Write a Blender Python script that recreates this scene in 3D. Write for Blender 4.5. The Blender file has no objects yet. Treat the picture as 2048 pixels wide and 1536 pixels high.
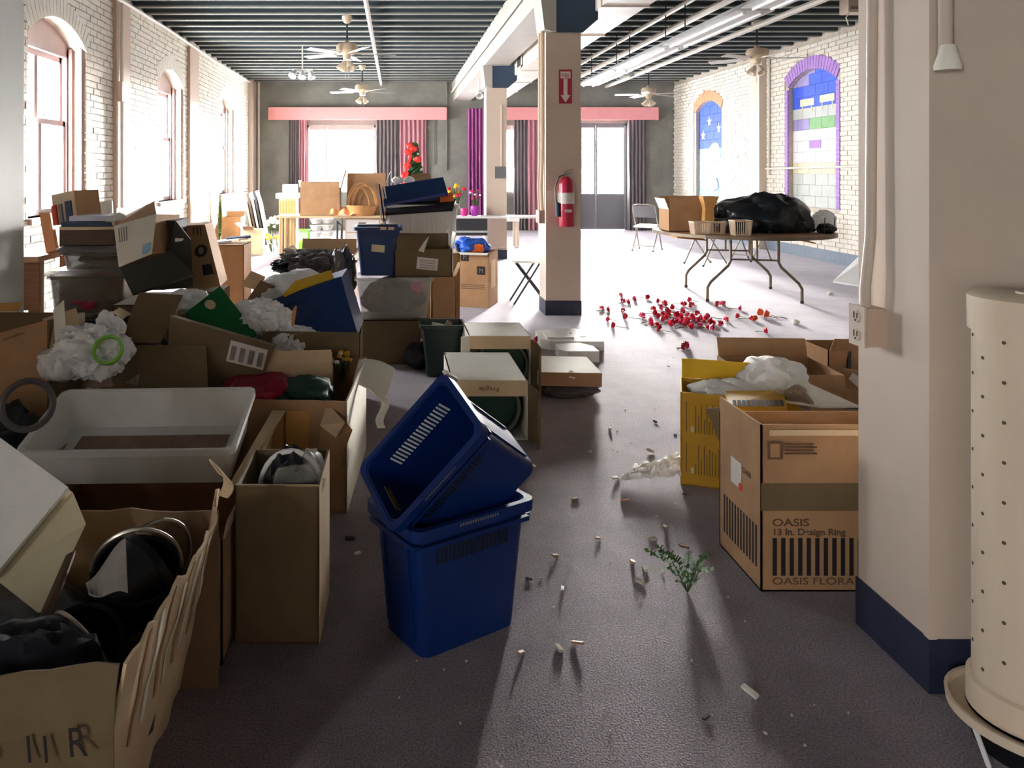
import bpy, bmesh, math, random
from mathutils import Vector, Matrix, Euler, noise
random.seed(7)
S = bpy.context.scene
COL = S.collection
# ---------------------------------------------------------------- camera
F, CX, CY, H = 1550.0, 785.0, 345.0, 1.45          # focal (px of 2048), vanishing point, eye height
cam = bpy.data.cameras.new('camera'); camo = bpy.data.objects.new('camera', cam); COL.objects.link(camo)
camo.location = (0, 0, H); camo.rotation_euler = (math.radians(90), 0, 0)
cam.sensor_width = 36; cam.lens = F / 2048 * 36
cam.shift_x = (1024 - CX) / 2048; cam.shift_y = -(768 - CY) / 2048
cam.clip_start = 0.05; cam.clip_end = 200
S.camera = camo
# ---------------------------------------------------------------- sky and exposure
SKY = 26.0
w = bpy.data.worlds.new('overcast_sky'); S.world = w; w.use_nodes = True
bg = w.node_tree.nodes['Background']; bg.inputs[0].default_value = (0.94, 0.97, 1.0, 1); bg.inputs[1].default_value = SKY
sun = bpy.data.lights.new('hazy_sun', 'SUN'); sun.energy = 72; sun.angle = math.radians(26); sun.color = (1, .97, .93)
suno = bpy.data.objects.new('hazy_sun', sun); COL.objects.link(suno); suno.location = (8, 30, 9)
suno.rotation_euler = Vector((-.27, -1, -.20)).to_track_quat('-Z', 'Y').to_euler()      # low behind the back doors, a little to the right
vs_ = S.view_settings
vs_.view_transform = 'Standard'; vs_.look = 'None'; vs_.exposure = 1.7; vs_.gamma = 1.0; vs_.use_curve_mapping = False
# ---------------------------------------------------------------- helpers
def lin(c): return tuple(((x / 255) / 12.92 if x <= 10 else (((x / 255) + .055) / 1.055) ** 2.4) for x in c) + (1,)
MATS = {}
def mat(name, rgb, rough=.6, var=.12, scale=6, metal=0, bump=0, bscale=40, spec=.4, rgb2=None, trans=0, stretch=None, alpha=None, sheen=0):
    if name in MATS: return MATS[name]
    m = bpy.data.materials.new(name); m.use_nodes = True; nt = m.node_tree; N = nt.nodes; L = nt.links
    b = N['Principled BSDF']; b.inputs['Roughness'].default_value = rough; b.inputs['Metallic'].default_value = metal
    b.inputs['Specular IOR Level'].default_value = spec
    tc = N.new('ShaderNodeTexCoord'); src = tc.outputs['Object']
    if stretch:
        mp = N.new('ShaderNodeMapping'); mp.inputs['Scale'].default_value = stretch; L.new(src, mp.inputs[0]); src = mp.outputs[0]
    nz = N.new('ShaderNodeTexNoise'); nz.inputs['Scale'].default_value = scale; nz.inputs['Detail'].default_value = 6; nz.inputs['Roughness'].default_value = .65
    L.new(src, nz.inputs['Vector'])
    cr = N.new('ShaderNodeValToRGB'); c = lin(rgb)
    c2 = lin(rgb2) if rgb2 else tuple(min(1, x * (1 + var)) for x in c[:3]) + (1,)
    c1 = tuple(x * (1 - var) for x in c[:3]) + (1,)
    cr.color_ramp.elements[0].position = .3; cr.color_ramp.elements[0].color = c1
    cr.color_ramp.elements[1].position = .7; cr.color_ramp.elements[1].color = c2
    L.new(nz.outputs['Fac'], cr.inputs[0]); L.new(cr.outputs[0], b.inputs['Base Color'])
    if bump:
        n2 = N.new('ShaderNodeTexNoise'); n2.inputs['Scale'].default_value = bscale; n2.inputs['Detail'].default_value = 4
        L.new(src, n2.inputs['Vector'])
        bp = N.new('ShaderNodeBump'); bp.inputs['Strength'].default_value = bump; bp.inputs['Distance'].default_value = .01
        L.new(n2.outputs['Fac'], bp.inputs['Height']); L.new(bp.outputs[0], b.inputs['Normal'])
    if sheen: b.inputs['Sheen Weight'].default_value = sheen; b.inputs['Sheen Roughness'].default_value = .45; b.inputs['Sheen Tint'].default_value = (.95, .93, 1, 1)
    if trans:
        t = N.new('ShaderNodeBsdfTranslucent'); L.new(cr.outputs[0], t.inputs[0]); mx = N.new('ShaderNodeMixShader'); mx.inputs[0].default_value = trans
        L.new(b.outputs[0], mx.inputs[1]); L.new(t.outputs[0], mx.inputs[2]); L.new(mx.outputs[0], N['Material Output'].inputs[0])
    if alpha is not None:
        t = N.new('ShaderNodeBsdfTransparent'); mx = N.new('ShaderNodeMixShader'); mx.inputs[0].default_value = alpha
        L.new(t.outputs[0], mx.inputs[1]); L.new(b.outputs[0], mx.inputs[2]); L.new(mx.outputs[0], N['Material Output'].inputs[0])
    MATS[name] = m; return m
def M(n): return MATS[n]
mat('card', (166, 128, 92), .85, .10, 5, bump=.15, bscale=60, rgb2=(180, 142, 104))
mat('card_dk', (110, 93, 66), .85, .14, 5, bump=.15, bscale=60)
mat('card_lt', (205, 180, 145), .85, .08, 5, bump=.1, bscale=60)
mat('card_gold', (200, 152, 84), .8, .08, 4, bump=.1, bscale=50)
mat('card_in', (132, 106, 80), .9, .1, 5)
mat('card_wh', (232, 228, 214), .8, .05, 8, bump=.1, bscale=50)
mat('card_blk', (52, 50, 44), .75, .2, 6)
mat('white_paint', (236, 230, 215), .75, .06, 3, bump=.25, bscale=14)
mat('brick_white', (222, 216, 202), .7, .07, 9, bump=.5, bscale=30)
mat('mortar', (186, 176, 162), .9, .2, 14, bump=.5, bscale=30)
mat('cream_paint', (206, 190, 174), .6, .05, 2, bump=.1, bscale=12)
mat('cream_dk', (196, 172, 150), .6, .06, 3, bump=.1, bscale=12)
mat('pillar_grey', (214, 216, 212), .6, .03, 2, bump=.05)
mat('navy_base', (38, 44, 66), .5, .25, 8)
mat('blue_base', (116, 126, 140), .6, .15, 6, stretch=(1, 5, 1))
mat('grey_wall', (116, 116, 110), .75, .14, 1.6, rgb2=(136, 136, 128))
mat('joist', (58, 68, 74), .8, .18, 4, stretch=(.5, 3, 3))  # dark slate puts the shade on the joist sides into the colour
mat('joist_lit', (120, 121, 114), .8, .2, 3, stretch=(.5, 3, 3))  # lighter tone of the same ceiling paint, for light on joist undersides
mat('deck', (36, 48, 58), .85, .2, 3)
mat('beam_paint', (178, 174, 166), .6, .06, 4)
mat('slate_blue', (52, 70, 92), .6, .1, 4)
mat('duct', (226, 218, 204), .5, .05, 3)
mat('pipe_white', (220, 214, 202), .45, .05, 5)
mat('pipe_dark', (44, 46, 52), .5, .1, 5)
mat('steel', (170, 164, 152), .35, .08, 8, metal=.8)
mat('leg_steel', (122, 108, 92), .4, .1, 8, metal=.6)
mat('pink', (236, 160, 160), .6, .04, 3)
mat('curtain_grey', (124, 116, 118), .8, .15, 4, trans=.15, stretch=(6, 6, .6))
mat('curtain_pink', (196, 142, 152), .8, .15, 4, trans=.22, stretch=(6, 6, .6))
mat('curtain_purple', (184, 104, 166), .7, .15, 5, trans=.22, stretch=(6, 6, .6))
mat('door_grey', (112, 112, 116), .5, .06, 3)
mat('sash', (176, 156, 152), .5, .06, 5)
mat('casing', (150, 122, 116), .6, .12, 6, stretch=(3, 3, .6))
mat('fan_beige', (196, 176, 150), .45, .08, 6)
mat('blade_white', (206, 204, 200), .5, .06, 5)
mat('shade_glass', (228, 218, 200), .3, .05, 5, trans=.3)
mat('white_plastic', (228, 228, 226), .4, .04, 4)
mat('tub_white', (242, 242, 240), .38, .07, 3, trans=.2)
mat('blue_plastic', (18, 34, 118), .38, .12, 4)
mat('blue_bin', (12, 46, 112), .42, .14, 4, trans=.2)
mat('navy_plastic', (28, 54, 104), .45, .12, 4)
mat('green_bin', (26, 44, 42), .4, .15, 4)
mat('green_tub', (30, 62, 48), .35, .15, 4)
mat('black_plastic', (20, 22, 26), .33, .2, 6, bump=.3, bscale=12)
mat('black_bag', (24, 28, 32), .3, .2, 5, bump=.5, bscale=9)
mat('grey_plastic', (92, 88, 88), .45, .2, 6, bump=.3, bscale=12)
mat('clear_plastic', (205, 205, 200), .25, .08, 5, alpha=.3)
mat('bag_clear', (244, 246, 248), .18, .04, 5, bump=.1, bscale=8, alpha=.85, spec=.6)
mat('bin_smoky', (120, 112, 100), .3, .15, 5, alpha=.55)
mat('bubble', (250, 250, 248), .3, .03, 5, bump=.6, bscale=60, trans=.6)
mat('bag_white', (246, 246, 244), .4, .03, 5, bump=.4, bscale=18, trans=.3)
mat('foam', (240, 240, 236), .8, .03, 14, bump=.2, bscale=120)
mat('paper', (236, 232, 224), .8, .06, 10)
mat('paper_blue', (205, 208, 226), .8, .1, 30, stretch=(1, 1, 6))
mat('label_white', (214, 208, 200), .7, .08, 40)
mat('ink', (34, 28, 28), .7, .2, 20)
mat('ink_brown', (98, 72, 50), .8, .2, 20)
mat('ink_grey', (128, 122, 116), .8, .15, 30)
mat('red_dot', (232, 74, 58), .6, .05, 10)
mat('yellow', (214, 172, 36), .5, .12, 5)
mat('mustard', (184, 140, 26), .6, .08, 5)
mat('blue_bright', (24, 84, 190), .5, .15, 5)
mat('orange', (232, 120, 50), .6, .08, 5)
mat('orange_pale', (240, 168, 118), .6, .06, 5)
mat('green_lime', (128, 190, 70), .45, .12, 5)
mat('green_board', (14, 98, 48), .5, .1, 5)
mat('photo_print', (120, 112, 112), .5, .5, 16, rgb2=(150, 140, 136))
mat('leaf', (78, 110, 66), .6, .3, 20)
mat('leaf_pale', (176, 192, 176), .6, .2, 20)
mat('stem', (70, 84, 50), .7, .2, 20)
mat('rose', (206, 18, 56), .55, .25, 60)
mat('rose_pink', (214, 60, 110), .55, .25, 60)
mat('rose_orange', (236, 104, 50), .55, .2, 60)
mat('flower_white', (246, 244, 238), .7, .05, 30, trans=.2)
mat('flower_yellow', (226, 176, 50), .6, .2, 40)
mat('magenta', (204, 44, 130), .35, .15, 6)
mat('violet', (168, 48, 170), .35, .15, 6)
mat('red_cloth', (142, 18, 46), .8, .25, 10, bump=.4, bscale=20)
mat('dark_cloth', (26, 26, 36), .8, .25, 10, bump=.4, bscale=20)
mat('green_cloth', (22, 58, 44), .8, .25, 10, bump=.4, bscale=20)
mat('extinguisher', (176, 34, 62), .3, .1, 5)
mat('sign_red', (170, 44, 58), .5, .06, 8)
mat('sign_white', (232, 222, 216), .5, .03, 8)
mat('wood', (150, 108, 76), .6, .2, 5, stretch=(1, 8, 8))
mat('wood_dark', (78, 58, 40), .6, .2, 5, stretch=(1, 8, 8))
mat('wood_pink', (206, 160, 134), .6, .15, 5, stretch=(1, 8, 8))
mat('table_brown', (150, 112, 82), .55, .12, 4, stretch=(1, 6, 1))
mat('wicker', (186, 136, 84), .7, .3, 40, bump=.6, bscale=70)
mat('kraft', (206, 156, 92), .7, .12, 6, bump=.3, bscale=14)
mat('basket', (222, 200, 174), .5, .06, 6)
mat('pvc', (222, 204, 180), .5, .06, 3, stretch=(4, 4, .5))
mat('hole', (94, 74, 56), .8, .1, 10)
mat('cooler', (212, 202, 168), .6, .1, 3)
mat('ice_panel', (206, 236, 236), .4, .04, 4)
mat('book_red', (186, 62, 40), .6, .1, 6)
mat('book_navy', (52, 64, 88), .6, .1, 6)
mat('book_tan', (190, 170, 146), .6, .1, 6)
mat('chip', (196, 186, 170), .9, .2, 30)
mat('chip_dk', (60, 56, 54), .9, .2, 30)
mat('dust', (150, 130, 112), .9, .3, 8)
mat('purple_paint', (160, 120, 190), .7, .15, 8, bump=.3, bscale=30)
mat('orange_paint', (226, 150, 110), .7, .15, 8, bump=.3, bscale=30)
mat('mural_blue', (64, 96, 220), .7, .12, 6, bump=.3, bscale=25)
mat('mural_lilac', (150, 140, 190), .7, .12, 6, bump=.3, bscale=25)
mat('mural_grey', (186, 190, 184), .7, .08, 6, bump=.3, bscale=25)
mat('mural_green', (130, 176, 120), .7, .12, 6, bump=.3, bscale=25)
mat('mural_pale', (226, 222, 222), .7, .06, 6, bump=.3, bscale=25)
mat('mural_sky', (120, 176, 230), .7, .2, 7, bump=.3, bscale=25, rgb2=(190, 220, 245))
mat('mural_beige', (222, 212, 178), .7, .08, 6)
mat('tree_green', (44, 84, 44), .7, .3, 12)
mat('ribbon', (214, 48, 40), .5, .15, 10)
mat('glass', (250, 250, 250), .05, .0, 2, alpha=.06)
mat('jar', (210, 190, 150), .3, .1, 6)
# carpet: worn purple-grey loop pile
def carpet():
    m = mat('carpet', (122, 110, 116), .85, .2, 3.0, spec=.25, rgb2=(140, 127, 133), sheen=.35)
    nt = m.node_tree; N = nt.nodes; L = nt.links; b = N['Principled BSDF']
    tc = N.new('ShaderNodeTexCoord')
    n = N.new('ShaderNodeTexNoise'); n.inputs['Scale'].default_value = 170; n.inputs['Detail'].default_value = 3; L.new(tc.outputs['Object'], n.inputs['Vector'])
    cr0 = [x for x in N if x.type == 'VALTORGB'][0]
    r2 = N.new('ShaderNodeValToRGB'); r2.color_ramp.elements[0].position = .32; r2.color_ramp.elements[0].color = (.45, .43, .45, 1)
    r2.color_ramp.elements[1].position = .72; r2.color_ramp.elements[1].color = (1.5, 1.5, 1.5, 1); L.new(n.outputs['Fac'], r2.inputs[0])
    mx = N.new('ShaderNodeMix'); mx.data_type = 'RGBA'; mx.blend_type = 'MULTIPLY'; mx.inputs[0].default_value = 1
    L.new(cr0.outputs[0], mx.inputs[6]); L.new(r2.outputs[0], mx.inputs[7]); L.new(mx.outputs[2], b.inputs['Base Color'])
    bp = N.new('ShaderNodeBump'); bp.inputs['Strength'].default_value = .35; bp.inputs['Distance'].default_value = .006
    L.new(n.outputs['Fac'], bp.inputs['Height']); L.new(bp.outputs[0], b.inputs['Normal'])
carpet()

WM = {}
def at(u, v, d): return Vector(((u - CX) * d / F, d, H - (v - CY) * d / F))
def gz(u, v, z=0.0):
    d = (H - z) * F / (v - CY); return at(u, v, d)
class MB:
    def __init__(s): s.v = []; s.f = []
    def add(s, vs, fs):
        o = len(s.v); s.v += [Vector(p) for p in vs]; s.f += [tuple(i + o for i in f) for f in fs]; return s
    def hexa(s, q, ext):
        q = [Vector(p) for p in q]
        if isinstance(ext, (int, float)):
            n = (q[1] - q[0]).cross(q[3] - q[0]).normalized(); ext = n * -ext
        e = Vector(ext)
        return s.add(q + [p + e for p in q], [(0, 1, 2, 3), (7, 6, 5, 4), (0, 4, 5, 1), (1, 5, 6, 2), (2, 6, 7, 3), (3, 7, 4, 0)])
    def box2(s, a, b):
        return s.hexa([(a[0], a[1], a[2]), (b[0], a[1], a[2]), (b[0], a[1], b[2]), (a[0], a[1], b[2])], (0, b[1] - a[1], 0))
    def box(s, c, size, rot=None):
        hx, hy, hz = size[0] / 2, size[1] / 2, size[2] / 2; m = MB().box2((-hx, -hy, -hz), (hx, hy, hz))
        R = (rot.to_matrix() if isinstance(rot, Euler) else rot) if rot is not None else Matrix.Identity(3)
        return s.add([R @ p + Vector(c) for p in m.v], m.f)
    def prism(s, poly, ext):
        n = len(poly); poly = [Vector(p) for p in poly]; e = Vector(ext)
        return s.add(poly + [p + e for p in poly], [tuple(range(n)), tuple(range(2 * n - 1, n - 1, -1))] + [(i, i + n, (i + 1) % n + n, (i + 1) % n) for i in range(n)])
    def tube(s, path, r, n=8, closed=False):
        path = [Vector(p) for p in path]; k = len(path); rings = []
        rr = r if isinstance(r, (list, tuple)) else [r] * k
        up = Vector((0, 0, 1)); t0 = path[1] - path[0]
        if abs(t0.normalized().z) > .9: up = Vector((1, 0, 0))
        a = None
        for i in range(k):
            if closed: t = path[(i + 1) % k] - path[i - 1]
            else: t = path[min(i + 1, k - 1)] - path[max(i - 1, 0)]
            t.normalize()
            a = (up - t * up.dot(t)) if a is None else (a - t * a.dot(t))
            a.normalize(); b = t.cross(a)
            rings.append([path[i] + (a * math.cos(q) + b * math.sin(q)) * rr[i] for q in [2 * math.pi * j / n for j in range(n)]])
        vs = [p for R in rings for p in R]; fs = []
        for i in range(k if closed else k - 1):
            i2 = (i + 1) % k
            for j in range(n): fs.append((i * n + j, i2 * n + j, i2 * n + (j + 1) % n, i * n + (j + 1) % n))
        if not closed: fs += [tuple(range(n)), tuple((k - 1) * n + j for j in range(n))]
        return s.add(vs, fs)
    def lathe(s, prof, n=20, c=(0, 0, 0), R=None):
        R = R or Matrix.Identity(3); c = Vector(c); vs = []
        for (r, z) in prof:
            for j in range(n):
                q = 2 * math.pi * j / n; vs.append(c + R @ Vector((r * math.cos(q), r * math.sin(q), z)))
        k = len(prof); fs = [(i * n + j, i * n + (j + 1) % n, (i + 1) * n + (j + 1) % n, (i + 1) * n + j) for i in range(k - 1) for j in range(n)]
        if prof[0][0] > 1e-6 and prof[-1][0] > 1e-6:
            fs += [((k - 1) * n + j, (k - 1) * n + (j + 1) % n, (j + 1) % n, j) for j in range(n)]
        else: fs += [tuple(range(n)), tuple((k - 1) * n + j for j in range(n))]
        return s.add(vs, fs)
    def sheet(s, fn, nu, nv, th=.004):
        """grid surface fn(a,b) with real thickness"""
        P = [[Vector(fn(i / nu, j / nv)) for i in range(nu + 1)] for j in range(nv + 1)]; top = []; bot = []
        for j in range(nv + 1):
            for i in range(nu + 1):
                du = P[j][min(i + 1, nu)] - P[j][max(i - 1, 0)]; dv = P[min(j + 1, nv)][i] - P[max(j - 1, 0)][i]
                nn = du.cross(dv); nn = nn.normalized() if nn.length > 1e-9 else Vector((0, 0, 1))
                top.append(P[j][i] + nn * th / 2); bot.append(P[j][i] - nn * th / 2)
        W = nu + 1; o = len(top); fs = []
        for j in range(nv):
            for i in range(nu):
                a = j * W + i; fs += [(a, a + 1, a + W + 1, a + W), (o + a, o + a + W, o + a + W + 1, o + a + 1)]
        for i in range(nu):
            fs += [(i, o + i, o + i + 1, i + 1)]; a = nv * W + i; fs += [(a, a + 1, o + a + 1, o + a)]
        for j in range(nv):
            a = j * W; fs += [(a, a + W, o + a + W, o + a)]; a = j * W + nu; fs += [(a, o + a, o + a + W, a + W)]
        return s.add(top + bot, fs)
    def blob(s, c, r, seed=0, amp=.25, sub=4, fr=1.6, flat=None, fold=.12):
        bm = bmesh.new(); bmesh.ops.create_icosphere(bm, subdivisions=sub, radius=1); c = Vector(c); vs = []
        for vtx in bm.verts:
            p = vtx.co; q = p * fr + Vector((seed * 7.3, seed * 3.1, seed * 1.7))
            q2 = Vector((q.x * 1.5 + .5 * noise.noise(q), q.y * 1.5, q.z * .55))
            k = 1 + amp * noise.noise(q) + fold * 1.2 * (1 - 2.2 * abs(noise.noise(q2 * 1.6))) + fold * .5 * (1 - 2 * abs(noise.noise(q2 * 3.7)))
            z = p.z * r[2] * k
            if flat is not None: z = max(z, -flat * r[2])
            vs.append(c + Vector((p.x * r[0] * k, p.y * r[1] * k, z)))
        fs = [tuple(v.index for v in f.verts) for f in bm.faces]; bm.free(); return s.add(vs, fs)
    def xf(s, m): s.v = [m @ p for p in s.v]; return s
def build(mb, name, material, parent=None, local=False, smooth=False, origin=None):
    vs = mb.v; ob = None
    if parent is None:
        if origin is None:
            xs = [p.x for p in vs]; ys = [p.y for p in vs]; origin = Vector(((min(xs) + max(xs)) / 2, (min(ys) + max(ys)) / 2, min(p.z for p in vs)))
        vs = [p - origin for p in vs]
    elif not local:
        inv = WM[parent].inverted(); vs = [inv @ p for p in vs]
    me = bpy.data.meshes.new(name); me.from_pydata([tuple(p) for p in vs], [], mb.f)
    bm = bmesh.new(); bm.from_mesh(me); bmesh.ops.recalc_face_normals(bm, faces=bm.faces); bm.to_mesh(me); bm.free()
    if smooth:
        for p in me.polygons: p.use_smooth = True
        me.set_sharp_from_angle(angle=math.radians(40))
    me.materials.append(M(material) if isinstance(material, str) else material)
    ob = bpy.data.objects.new(name, me); COL.objects.link(ob)
    if parent is None: ob.location = origin; WM[ob] = Matrix.Translation(origin)
    else: ob.parent = parent; WM[ob] = WM[parent]
    return ob
def tag(o, label, cat, group=None):
    o['label'] = label; o['category'] = cat
    if group: o['group'] = group
    return o
def thing(name, label, cat, loc, rot=None, group=None):
    o = bpy.data.objects.new(name, None); COL.objects.link(o); o.empty_display_size = .05
    m = Matrix.Translation(Vector(loc))
    if rot is not None:
        R = rot.to_matrix().to_4x4() if isinstance(rot, Euler) else rot.to_4x4(); m = m @ R
    o.location = m.to_translation(); o.rotation_euler = m.to_euler(); o.scale = m.to_scale(); WM[o] = m
    return tag(o, label, cat, group)
def struct(o): o['kind'] = 'structure'; return o
def text(s, parent, m, material, size=.05, sx=1.0, name='printed_text', align='LEFT', bold=0):
    cu = bpy.data.curves.new('t', 'FONT'); cu.body = s; cu.size = size; cu.extrude = .0004; cu.align_x = align; cu.offset = bold
    t = bpy.data.objects.new('t', cu); COL.objects.link(t)
    me = bpy.data.meshes.new_from_object(t.evaluated_get(bpy.context.evaluated_depsgraph_get()))
    bpy.data.objects.remove(t); bpy.data.curves.remove(cu)
    me.transform(m @ Matrix.Diagonal((sx, 1, 1, 1))); me.materials.clear(); me.materials.append(M(material)); me.name = name
    o = bpy.data.objects.new(name, me); COL.objects.link(o); o.parent = parent; WM[o] = WM[parent]; return o
FR = Matrix.Rotation(math.radians(90), 4, 'X')
LF = Matrix.Rotation(math.radians(-90), 4, 'Z') @ FR
def T(x, y, z): return Matrix.Translation((x, y, z))
def copy_tree(o, parent=None):
    c = o.copy(); COL.objects.link(c); c.parent = parent
    for ch in list(o.children): copy_tree(ch, c)
    return c
def carton(name, label, loc, w, d, h, rz=0, tilt=(0, 0), col='card', inner='card_in', flaps=None, group=None, tape=False, cat='box', t=.006, skip='', lid=False, rot=None):
    R = rot or (Euler((math.radians(tilt[0]), math.radians(tilt[1]), math.radians(rz)), 'XYZ'))
    root = thing(name, label, cat, loc, R, group); x = w / 2
    b = MB()
    b.box2((-x, 0, 0), (x, d, t))
    if 'F' not in skip: b.box2((-x, 0, 0), (x, t, h))
    if 'B' not in skip: b.box2((-x, d - t, 0), (x, d, h))
    if 'L' not in skip: b.box2((-x, 0, 0), (-x + t, d, h))
    if 'R' not in skip: b.box2((x - t, 0, 0), (x, d, h))
    if lid: b.box2((-x, 0, h - t), (x, d, h))
    build(b, 'carton_body', col, root, True)
    for side, spec in (flaps or {}).items():
        for (a, ln, k0, k1, fm) in [tuple(spec) + (0, 1, col)[len(spec) - 2:] if len(spec) < 5 else spec]:
            a = math.radians(a)
            if side[0] == 'F': p0, p1, dr = Vector((-x, 0, h)), Vector((x, 0, h)), Vector((0, -math.sin(a), math.cos(a)))
            if side[0] == 'B': p0, p1, dr = Vector((x, d, h)), Vector((-x, d, h)), Vector((0, math.sin(a), math.cos(a)))
            if side[0] == 'L': p0, p1, dr = Vector((-x, d, h)), Vector((-x, 0, h)), Vector((-math.sin(a), 0, math.cos(a)))
            if side[0] == 'R': p0, p1, dr = Vector((x, 0, h)), Vector((x, d, h)), Vector((math.sin(a), 0, math.cos(a)))
            e = p1 - p0; q0 = p0 + e * k0; q1 = p0 + e * k1; n = e.normalized().cross(dr)
            q0 = q0 + n * .003; q1 = q1 + n * .003
            sag = .10 * ln; i_ = e.normalized() * .008
            def fn(a_, b_, q0=q0 + i_, q1=q1 - i_, dr=dr, n=n, ln=ln, sag=sag): return q0 + (q1 - q0) * a_ + dr * ln * b_ + n * (sag * b_ * b_ * (.4 + .6 * math.sin(a_ * 3.1)))
            build(MB().sheet(fn, 6, 4, t * .8), 'flap', fm, root, True)
    if tape:
        build(MB().box2((-.03, -.001, h * .72), (.03, .0, h)), 'tape', 'card_dk', root, True)
    return root
def tub(name, label, loc, top, bot, h, rot=None, col='blue_bin', t=.005, rim=.018, rimh=.02, cat='bin', group=None, lid=None, rimmat=None):
    """tapered open tub: top=(w,d) bot=(w,d); origin at base centre"""
    root = thing(name, label, cat, loc, rot, group)
    def ring(w, d, z, r=.035, n=5):
        r = min(r, w * .3, d * .3); pts = []
        for (cx, cy, a0) in ((w / 2 - r, d / 2 - r, 0), (-w / 2 + r, d / 2 - r, 90), (-w / 2 + r, -d / 2 + r, 180), (w / 2 - r, -d / 2 + r, 270)):
            for k in range(n): a = math.radians(a0 + 90 * k / (n - 1)); pts.append(Vector((cx + r * math.cos(a), cy + r * math.sin(a), z)))
        return pts
    def loft(rings, cap0=True, cap1=True):
        m = MB(); n = len(rings[0]); m.v = [p for R in rings for p in R]
        m.f = [(i * n + j, i * n + (j + 1) % n, (i + 1) * n + (j + 1) % n, (i + 1) * n + j) for i in range(len(rings) - 1) for j in range(n)]
        if cap0: m.f.append(tuple(range(n)))
        if cap1: m.f.append(tuple((len(rings) - 1) * n + j for j in range(n)))
        return m
    (wt, dt), (wb, db) = top, bot
    build(loft([ring(wb, db, 0), ring(wt, dt, h), ring(wt - 2 * t, dt - 2 * t, h), ring(wb - 2 * t, db - 2 * t, t)]), 'tub_body', col, root, True, True)
    if rim:
        a, z0, z1 = rim, h - rimh, h + .004
        L_ = [ring(wt + .001, dt + .001, z0), ring(wt + 2 * a, dt + 2 * a, z0), ring(wt + 2 * a, dt + 2 * a, z1), ring(wt + .001, dt + .001, z1), ring(wt + .001, dt + .001, z0)]
        build(loft(L_, False, False), 'rim', rimmat or col, root, True)
    if lid:
        build(loft([ring(wt + .05, dt + .05, h), ring(wt + .055, dt + .055, h + .02), ring(wt, dt, h + .035)]), 'lid', lid, root, True)
    return root
# ================================================================ THE ROOM
XL, XR, YB, YF, ZC = -3.54, 7.09, 19.5, -6.0, 3.72
struct(build(MB().box2((XL - .4, YF - .3, -.1), (XR + .4, YB + .4, 0)), 'floor', 'carpet'))
ceil_ = struct(build(MB().box2((XL - .4, YF - .3, ZC + .24), (XR + .4, YB + .4, ZC + .34)), 'ceiling', 'deck'))
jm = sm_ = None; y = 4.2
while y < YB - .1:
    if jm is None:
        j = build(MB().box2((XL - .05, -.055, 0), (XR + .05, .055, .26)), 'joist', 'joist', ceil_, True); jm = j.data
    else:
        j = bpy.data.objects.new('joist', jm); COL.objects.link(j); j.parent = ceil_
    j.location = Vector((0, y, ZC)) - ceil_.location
    if sm_ is None: k_ = build(MB().box2((XL - .05, -.05, -.02), (XR + .05, .05, 0)), 'lit_underside', 'joist_lit', j, True); sm_ = k_.data  # added strip that paints the light on the joist's underside
    else: k_ = bpy.data.objects.new('lit_underside', sm_); COL.objects.link(k_); k_.parent = j
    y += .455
# openings in the left wall: (y0, y1); sill / springing / crown
SILL, SPR, CRN = 1.0, 2.84, 3.08
OPL = [(-4.9, -3.5), (7.5, 8.9), (11.66, 13.06), (15.82, 17.22)]  # first is an assumed window behind the camera, added for foreground fill
OPR = [(12.35, 13.86, .86, 2.96, 3.2), (16.7, 18.1, .86, 2.84, 3.06)]
def arch_z(y, y0, y1, spr, crn):
    hw = (y1 - y0) / 2; r = crn - spr; R = (hw * hw + r * r) / (2 * r); c = (y0 + y1) / 2
    return crn - R + math.sqrt(max(0, R * R - (y - c) ** 2))
def wall_with(name, x0, x1, ops, material):
    m = MB(); yy = YF - .3; TOP = ZC + .26
    for (a, b, sill, spr, crn) in ops:
        m.box2((x0, yy, 0), (x1, a, TOP)); m.box2((x0, a, 0), (x1, b, sill)); K = 10
        for k in range(K):
            ya, yb = a + (b - a) * k / K, a + (b - a) * (k + 1) / K
            za, zb = arch_z(ya, a, b, spr, crn), arch_z(yb, a, b, spr, crn)
            m.prism([(x0, ya, za), (x0, yb, zb), (x0, yb, TOP), (x0, ya, TOP)], (x1 - x0, 0, 0))
        yy = b
    m.box2((x0, yy, 0), (x1, YB + .3, TOP)); return struct(build(m, name, material))
wl = wall_with('wall_left', XL - .36, XL, [(a, b, SILL, SPR, CRN) for a, b in OPL], 'mortar')
wr = wall_with('wall_right', XR, XR + .36, OPR, 'mortar')
struct(build(MB().box2((XR + .34, YF, 0), (XR + .4, YB, ZC)), 'wall_right_backing', 'mural_pale'))
struct(build(MB().box2((XL - .4, YF - .3, 0), (XR + .4, YF, ZC + .3)), 'wall_front', 'cream_paint'))
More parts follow.
